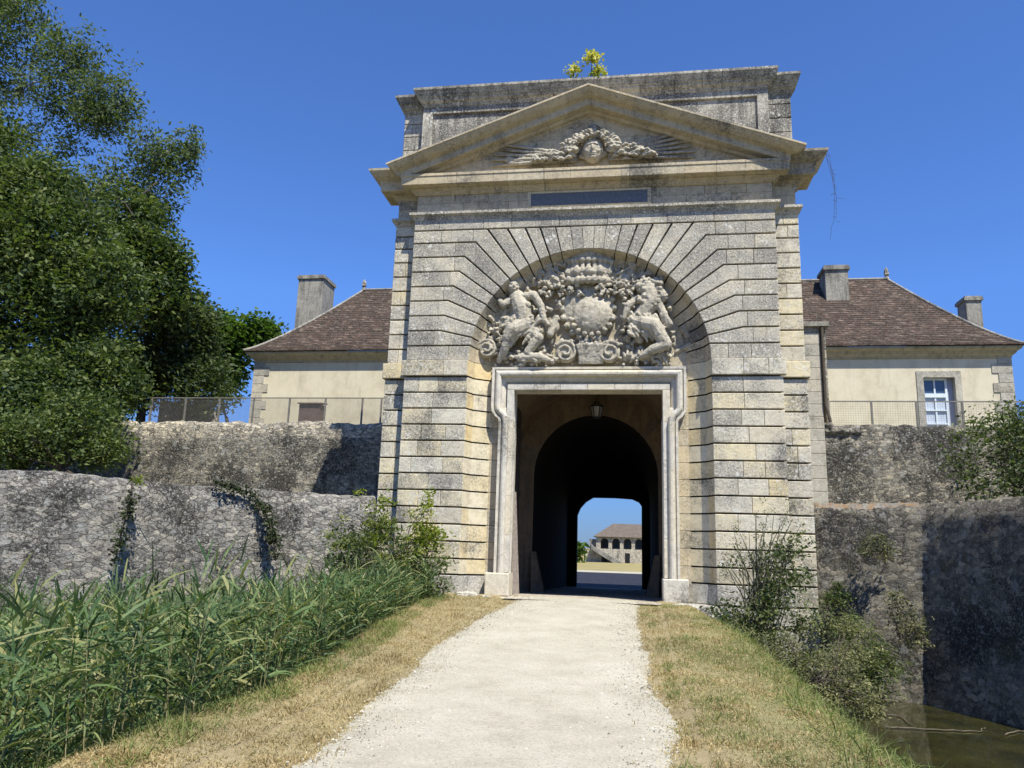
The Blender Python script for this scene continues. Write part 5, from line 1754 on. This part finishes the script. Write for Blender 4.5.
# flowering plants on the attic
for px, py, hgt, lb in ((572.5, 81, 17, 'short plant with a yellow flower head, left one on the gate top'), (590.5, 80, 34, 'tallest plant with yellow flower heads on the gate top'), (597, 79, 15, 'small green sprig right of the tallest plant on the gate top')):
    b = at(px, py, .0); b.z = 13.68
    root = empty('wallflower', b, lb, 'plant', 'plants on top of the gate')
    h = hgt * 19 / F_PX
    mb = MB(); mb.tube([b, b + Vector((.05, 0, h))], .012, 5); mb.tube([b, b + Vector((.16, 0, h * .6))], .008, 5); mb.build('stems', M['leaf_yellow'], root)
    C = [tuple(b + Vector((.05 + random.gauss(0, .085), random.gauss(0, .08), h * random.uniform(.70, 1.05)))) for _ in range(26 if hgt > 30 else 14)]
    leaves('flower_heads', C, .10, 9, .06, M['flower'], root, .6)
    C = [tuple(b + Vector((random.gauss(.03, .1), random.gauss(0, .08), h * random.uniform(.1, .6)))) for _ in range(7)]
    leaves('foliage', C, .09, 5, .04, M['leaf_yellow'], root, .5)
# withered vine hanging off the right cornice
mb = MB()
for k in range(3):
    pts = [at(825 + k + 12 * math.sin(u * 2.4) * .9 - (u ** 3) * 4, 152 + 88 * u, -.35) + Vector((random.gauss(0, .015), 0, 0)) for u in [i / 14 for i in range(15 - 4 * k)]]
    mb.tube(pts, .004, 4)
for k in range(18):
    u = random.random() * .8; p = at(826 + 12 * math.sin(u * 2.4) * .9, 152 + 88 * u, -.35)
    mb.tube([p, p + Vector((random.gauss(0, .08), 0, random.gauss(0, .05)))], .0035, 4)
tag(mb.build('hanging_vine', M['bark']), 'thin withered vine dangling from the right end of the cornice', 'vine')

# ------------------------------------------------------------------ reeds
def blades(name, P, D, L, W, bend, mat, blk, kind='stuff', label=None, segs=3):
    """curved blades: P base, D unit direction, L length, W width, bend downwards"""
    k = len(P)
    side = np.cross(D, np.array([0, 0, 1.0])); nrm_ = np.linalg.norm(side, axis=1, keepdims=True)
    side = np.where(nrm_ < .05, np.array([[1.0, 0, 0]]), side / np.maximum(nrm_, 1e-6))
    ang = rng.uniform(-1.2, 1.2, (k, 1))
    nn = np.cross(D, side)
    side = side * np.cos(ang) + nn * np.sin(ang)
    V = np.empty((k, (segs + 1) * 2, 3))
    for j in range(segs + 1):
        u = j / segs
        c = P + D * L * u + np.array([0, 0, -1.0]) * bend * L * u * u
        w = W * (1 - u) ** .7 * (.35 + .65 * min(1, u * 3 + .3)) + .0006
        V[:, 2 * j] = c - side * w / 2; V[:, 2 * j + 1] = c + side * w / 2
    base = np.arange(k)[:, None] * (segs + 1) * 2
    Fq = np.concatenate([base + np.array([2 * j, 2 * j + 1, 2 * j + 3, 2 * j + 2]) for j in range(segs)])
    o = np_mesh(name, V.reshape(-1, 3), Fq, np.tile(blk, segs), mat)
    if label: o['label'] = label
    o['kind'] = kind
    return o


def wall_y_left(x):
    ln = left_line
    for a, b in zip(ln[:-1], ln[1:]):
        if a[0] <= x <= b[0]: return a[1] + (b[1] - a[1]) * (x - a[0]) / (b[0] - a[0])
    return .4


stem_b, stem_h, stem_d = [], [], []
tries = 0
while len(stem_b) < 3900 and tries < 60000:
    tries += 1
    x = random.uniform(-13.5, -2.7); y = random.uniform(-17.5, -.6)
    if y > wall_y_left(x) - .75: continue
    if x > -2.85 - .55 * sst(-10, -2, y) + noise.noise(Vector((0, y * .8, 3))) * .3: continue
    if math.hypot(x - EYE.x, y - EYE.y) < 3.5: continue
    dens = 1.0 if x > -8 else .7
    if random.random() > dens: continue
    gz = max(ground_z(x, y), Z_W - .1)
    hh = random.uniform(1.5, 2.2) + noise.noise(Vector((x * .6, y * .6, 8))) * .35
    top_lim = .62 + .3 * noise.noise(Vector((x, y, 0))) if x < -5 else .42
    if x > -3.7: hh *= .8
    hh = min(hh, max(.5, top_lim + .15 - gz + random.gauss(0, .12)))
    if random.random() < .07: hh += random.uniform(.15, .5)
    stem_b.append((x, y, gz)); stem_h.append(hh)
    stem_d.append((random.gauss(.05, .10), random.gauss(-.03, .09), 1))
SB = np.array(stem_b); SH = np.array(stem_h)[:, None]; SD = np.array(stem_d); SD /= np.linalg.norm(SD, axis=1, keepdims=True)
Pb, Db, Lb, Wb, Bb, Kb = [], [], [], [], [], []
for j in range(14):
    u = .12 + .86 * (j + rng.uniform(0, 1, (len(SB), 1))) / 14
    az = rng.uniform(0, 2 * np.pi, (len(SB), 1))
    el = rng.uniform(.35, 1.05, (len(SB), 1)) + .30 * (u > .85)
    Pb.append(SB + SD * SH * u)
    Db.append(np.concatenate([np.cos(az) * np.cos(el), np.sin(az) * np.cos(el), np.sin(el)], 1))
    Lb.append(rng.uniform(.26, .56, (len(SB), 1))); Wb.append(rng.uniform(.018, .038, (len(SB), 1))); Bb.append(rng.uniform(.1, .6, (len(SB), 1)))
    Kb.append(np.clip(rng.uniform(0, 1, len(SB)), 0, 1))
blades('reeds', np.concatenate(Pb), np.concatenate(Db), np.concatenate(Lb), np.concatenate(Wb), np.concatenate(Bb), M['reed'], np.concatenate(Kb), label='thick bed of green reeds filling the moat left of the path', segs=4)
sel = rng.random(len(SB)) < .9
blades('reed_stems', SB[sel], SD[sel], SH[sel] * 1.03, np.full((sel.sum(), 1), .010), np.zeros((sel.sum(), 1)), M['reed_dry'], rng.uniform(0, 1, sel.sum()), label='pale upright reed stalks among the reed leaves', segs=2)


# ------------------------------------------------------------------ verge grass
def verge(name, x0f, x1f, n, mat, h0, h1, label, y0=-18.5, y1=-.4, thin=0, seed=0, w=.006):
    X = np.empty(n); Y = np.empty(n); Z = np.empty(n)
    c = 0
    while c < n:
        y = y1 - (y1 - y0) * random.random() ** .8; a, b = x0f(y), x1f(y); x = random.uniform(a, b)
        l_, r_ = path_edges(y)
        ins = min(x - l_, r_ - x)
        if ins > 0 and random.random() > .75 * math.exp(-ins / .13) + .012: continue
        if thin and noise.noise(Vector((x * 1.3, y * 1.3, seed))) < thin * random.uniform(-.6, .4): continue
        X[c], Y[c], Z[c] = x, y, ground_z(x, y) + .0; c += 1
    P = np.stack([X, Y, Z - .005], 1)
    az = rng.uniform(0, 2 * np.pi, n); el = rng.uniform(.25, 1.4, n)
    D = np.stack([np.cos(az) * np.cos(el), np.sin(az) * np.cos(el), np.sin(el)], 1)
    pn = np.array([noise.noise(Vector((a_ * 2.2, b_ * 2.2, 3 + seed))) + .6 * noise.noise(Vector((a_ * 7, b_ * 7, 3))) for a_, b_ in zip(X, Y)])
    L = rng.uniform(h0, h1, (n, 1)) * np.clip(1 + .9 * pn, .5, 1.8)[:, None]; W = np.full((n, 1), w) * rng.uniform(.7, 1.5, (n, 1)); B = rng.uniform(.1, .7, (n, 1))
    return blades(name, P, D, L, W, B, mat, np.clip(rng.uniform(0, 1, n) * .7 + .15 - .55 * pn, 0, 1), label=label, segs=2)


verge('dry_grass', lambda y: -3.0 - .55 * sst(-10, -2, y), lambda y: -1.0, 95000, M['grass_dry'], .025, .085, 'short straw-coloured grass on the verge left of the path', thin=0, w=.008)
verge('green_grass', lambda y: -3.3 - .55 * sst(-10, -2, y), lambda y: -2.35 - .55 * sst(-10, -2, y), 14000, M['grass_green'], .08, .22, 'longer green grass where the left verge meets the reeds', thin=.6, seed=3, w=.009)
verge('dry_grass', lambda y: .9, lambda y: 3.3, 95000, M['grass_dry'], .025, .085, 'short dry grass on the verge right of the path', thin=0, w=.008)
verge('green_grass', lambda y: 1.5 - .3 * sst(-6, -1, y), lambda y: 3.9, 34000, M['grass_green'], .04, .11, 'green grass along the bank right of the path', thin=.3, seed=5, w=.008)
verge('bank_weeds', lambda y: 2.75, lambda y: 4.6, 9000, M['grass_green'], .12, .32, 'long weeds overhanging the water on the right bank', y0=-16, y1=-1.5, w=.010)

pm = NT('loose_pebbles', .9); pm.color(pm.ramp(pm.attr(), [(.0, (.10, .09, .07)), (.4, (.22, .20, .155)), (.65, (.44, .41, .335)), (1, (.58, .55, .47))])); M['pebble'] = pm.m
pb = MB()
for k in range(17000):
    y = -18 + 17.6 * random.random() ** .8; l_, r_ = path_edges(y)
    x = random.uniform(l_ - .04, r_ + .04)
    q = random.uniform(.004, .011) * (2.2 if random.random() < .03 else 1)
    z = path_z(y) + .02
    vs_p = [(x + q * math.cos(a) * random.uniform(.7, 1.2), y + q * math.sin(a) * random.uniform(.7, 1.2), z) for a in (0, 1.26, 2.5, 3.8, 5.0)]
    pb.add(vs_p + [(x, y, z + q * .8)], [(0, 1, 5), (1, 2, 5), (2, 3, 5), (3, 4, 5), (4, 0, 5)])
tag(pb.build('loose_gravel', M['pebble']), 'loose pebbles scattered over the pale path', kind='stuff')

# sticks floating on the moat
for i, (pts, lb) in enumerate((([(886, 727), (925, 729), (980, 731), (985, 727)], 'long pale dead branch floating on the moat'), ([(868, 712), (900, 716), (915, 727)], 'thin curved stick half sunk near the ferns'), ([(1005, 735), (1016, 731), (1030, 731)], 'short forked twig floating at the right picture edge'))):
    P_ = []
    for px, py in pts:
        d = at(px, py, 0) - EYE; t_ = (Z_W + .02 - EYE.z) / d.z; P_.append(EYE + d * t_)
    Q_ = [P_[0].lerp(P_[1], 0)]
    for a_, b_ in zip(P_[:-1], P_[1:]):
        for q_ in range(1, 7): Q_.append(a_.lerp(b_, q_ / 6) + Vector((random.gauss(0, .02), random.gauss(0, .03), 0)))
    mb = MB(); mb.tube(Q_, [.012 * (1 - .8 * q_ / len(Q_)) + .003 for q_ in range(len(Q_))], 6); tag(mb.build('floating_branch', M['stick']), lb, 'branch', 'dead branches in the moat')

# ------------------------------------------------------------------ camera, light, sky
cam = bpy.data.cameras.new('camera'); co = bpy.data.objects.new('camera', cam); col.objects.link(co)
fwd = Vector((-math.sin(YAW) * math.cos(PITCH), math.cos(YAW) * math.cos(PITCH), math.sin(PITCH)))
rt = Vector((math.cos(YAW), math.sin(YAW), 0)); upv = rt.cross(fwd)
c, s = math.cos(ROLL), math.sin(ROLL)
r2 = rt * c - upv * s; u2 = rt * s + upv * c
mw = Matrix((r2, u2, -fwd)).transposed().to_4x4(); mw.translation = EYE
co.matrix_world = mw
cam.sensor_width = 36; cam.lens = F_PX / 1024 * 36; cam.clip_end = 5000; cam.clip_start = .05
scene.camera = co
sl = bpy.data.lights.new('sun', 'SUN'); so = bpy.data.objects.new('sun', sl); col.objects.link(so)
so.rotation_euler = SUN.to_track_quat('Z', 'Y').to_euler(); sl.energy = 4.8; sl.angle = R(.5); sl.color = (1, .955, .83)
w = bpy.data.worlds.new('World'); scene.world = w; w.use_nodes = True
nt = w.node_tree; bg = nt.nodes['Background']
sky = nt.nodes.new('ShaderNodeTexSky'); sky.sky_type = 'NISHITA'; sky.sun_disc = False
sky.sun_elevation = SUN_EL; sky.sun_rotation = math.atan2(SUN.x, SUN.y)
sky.air_density = 1.0; sky.dust_density = .05; sky.ozone_density = 4.0; sky.altitude = 0
hs = nt.nodes.new('ShaderNodeHueSaturation'); hs.inputs['Saturation'].default_value = .93
tint = nt.nodes.new('ShaderNodeMix'); tint.data_type = 'RGBA'; tint.blend_type = 'MULTIPLY'; tint.inputs[0].default_value = 1
tcw = nt.nodes.new('ShaderNodeTexCoord'); sp_ = nt.nodes.new('ShaderNodeSeparateXYZ'); rw = nt.nodes.new('ShaderNodeValToRGB')
nt.links.new(tcw.outputs['Generated'], sp_.inputs[0]); nt.links.new(sp_.outputs[2], rw.inputs['Fac'])
ew = rw.color_ramp.elements
ew[0].position = 0; ew[0].color = (.24, .38, .80, 1); ew[1].position = .30; ew[1].color = (.42, .98, 1.74, 1)
nt.links.new(sky.outputs[0], tint.inputs[6]); nt.links.new(rw.outputs[0], tint.inputs[7])
nt.links.new(tint.outputs[2], hs.inputs['Color']); nt.links.new(hs.outputs[0], bg.inputs['Color'])
bg.inputs['Strength'].default_value = .072
vs_ = scene.view_settings; vs_.view_transform = 'Standard'; vs_.look = 'None'; vs_.exposure = .64; vs_.gamma = 1
scene.cycles.max_bounces = 6; scene.cycles.transparent_max_bounces = 6
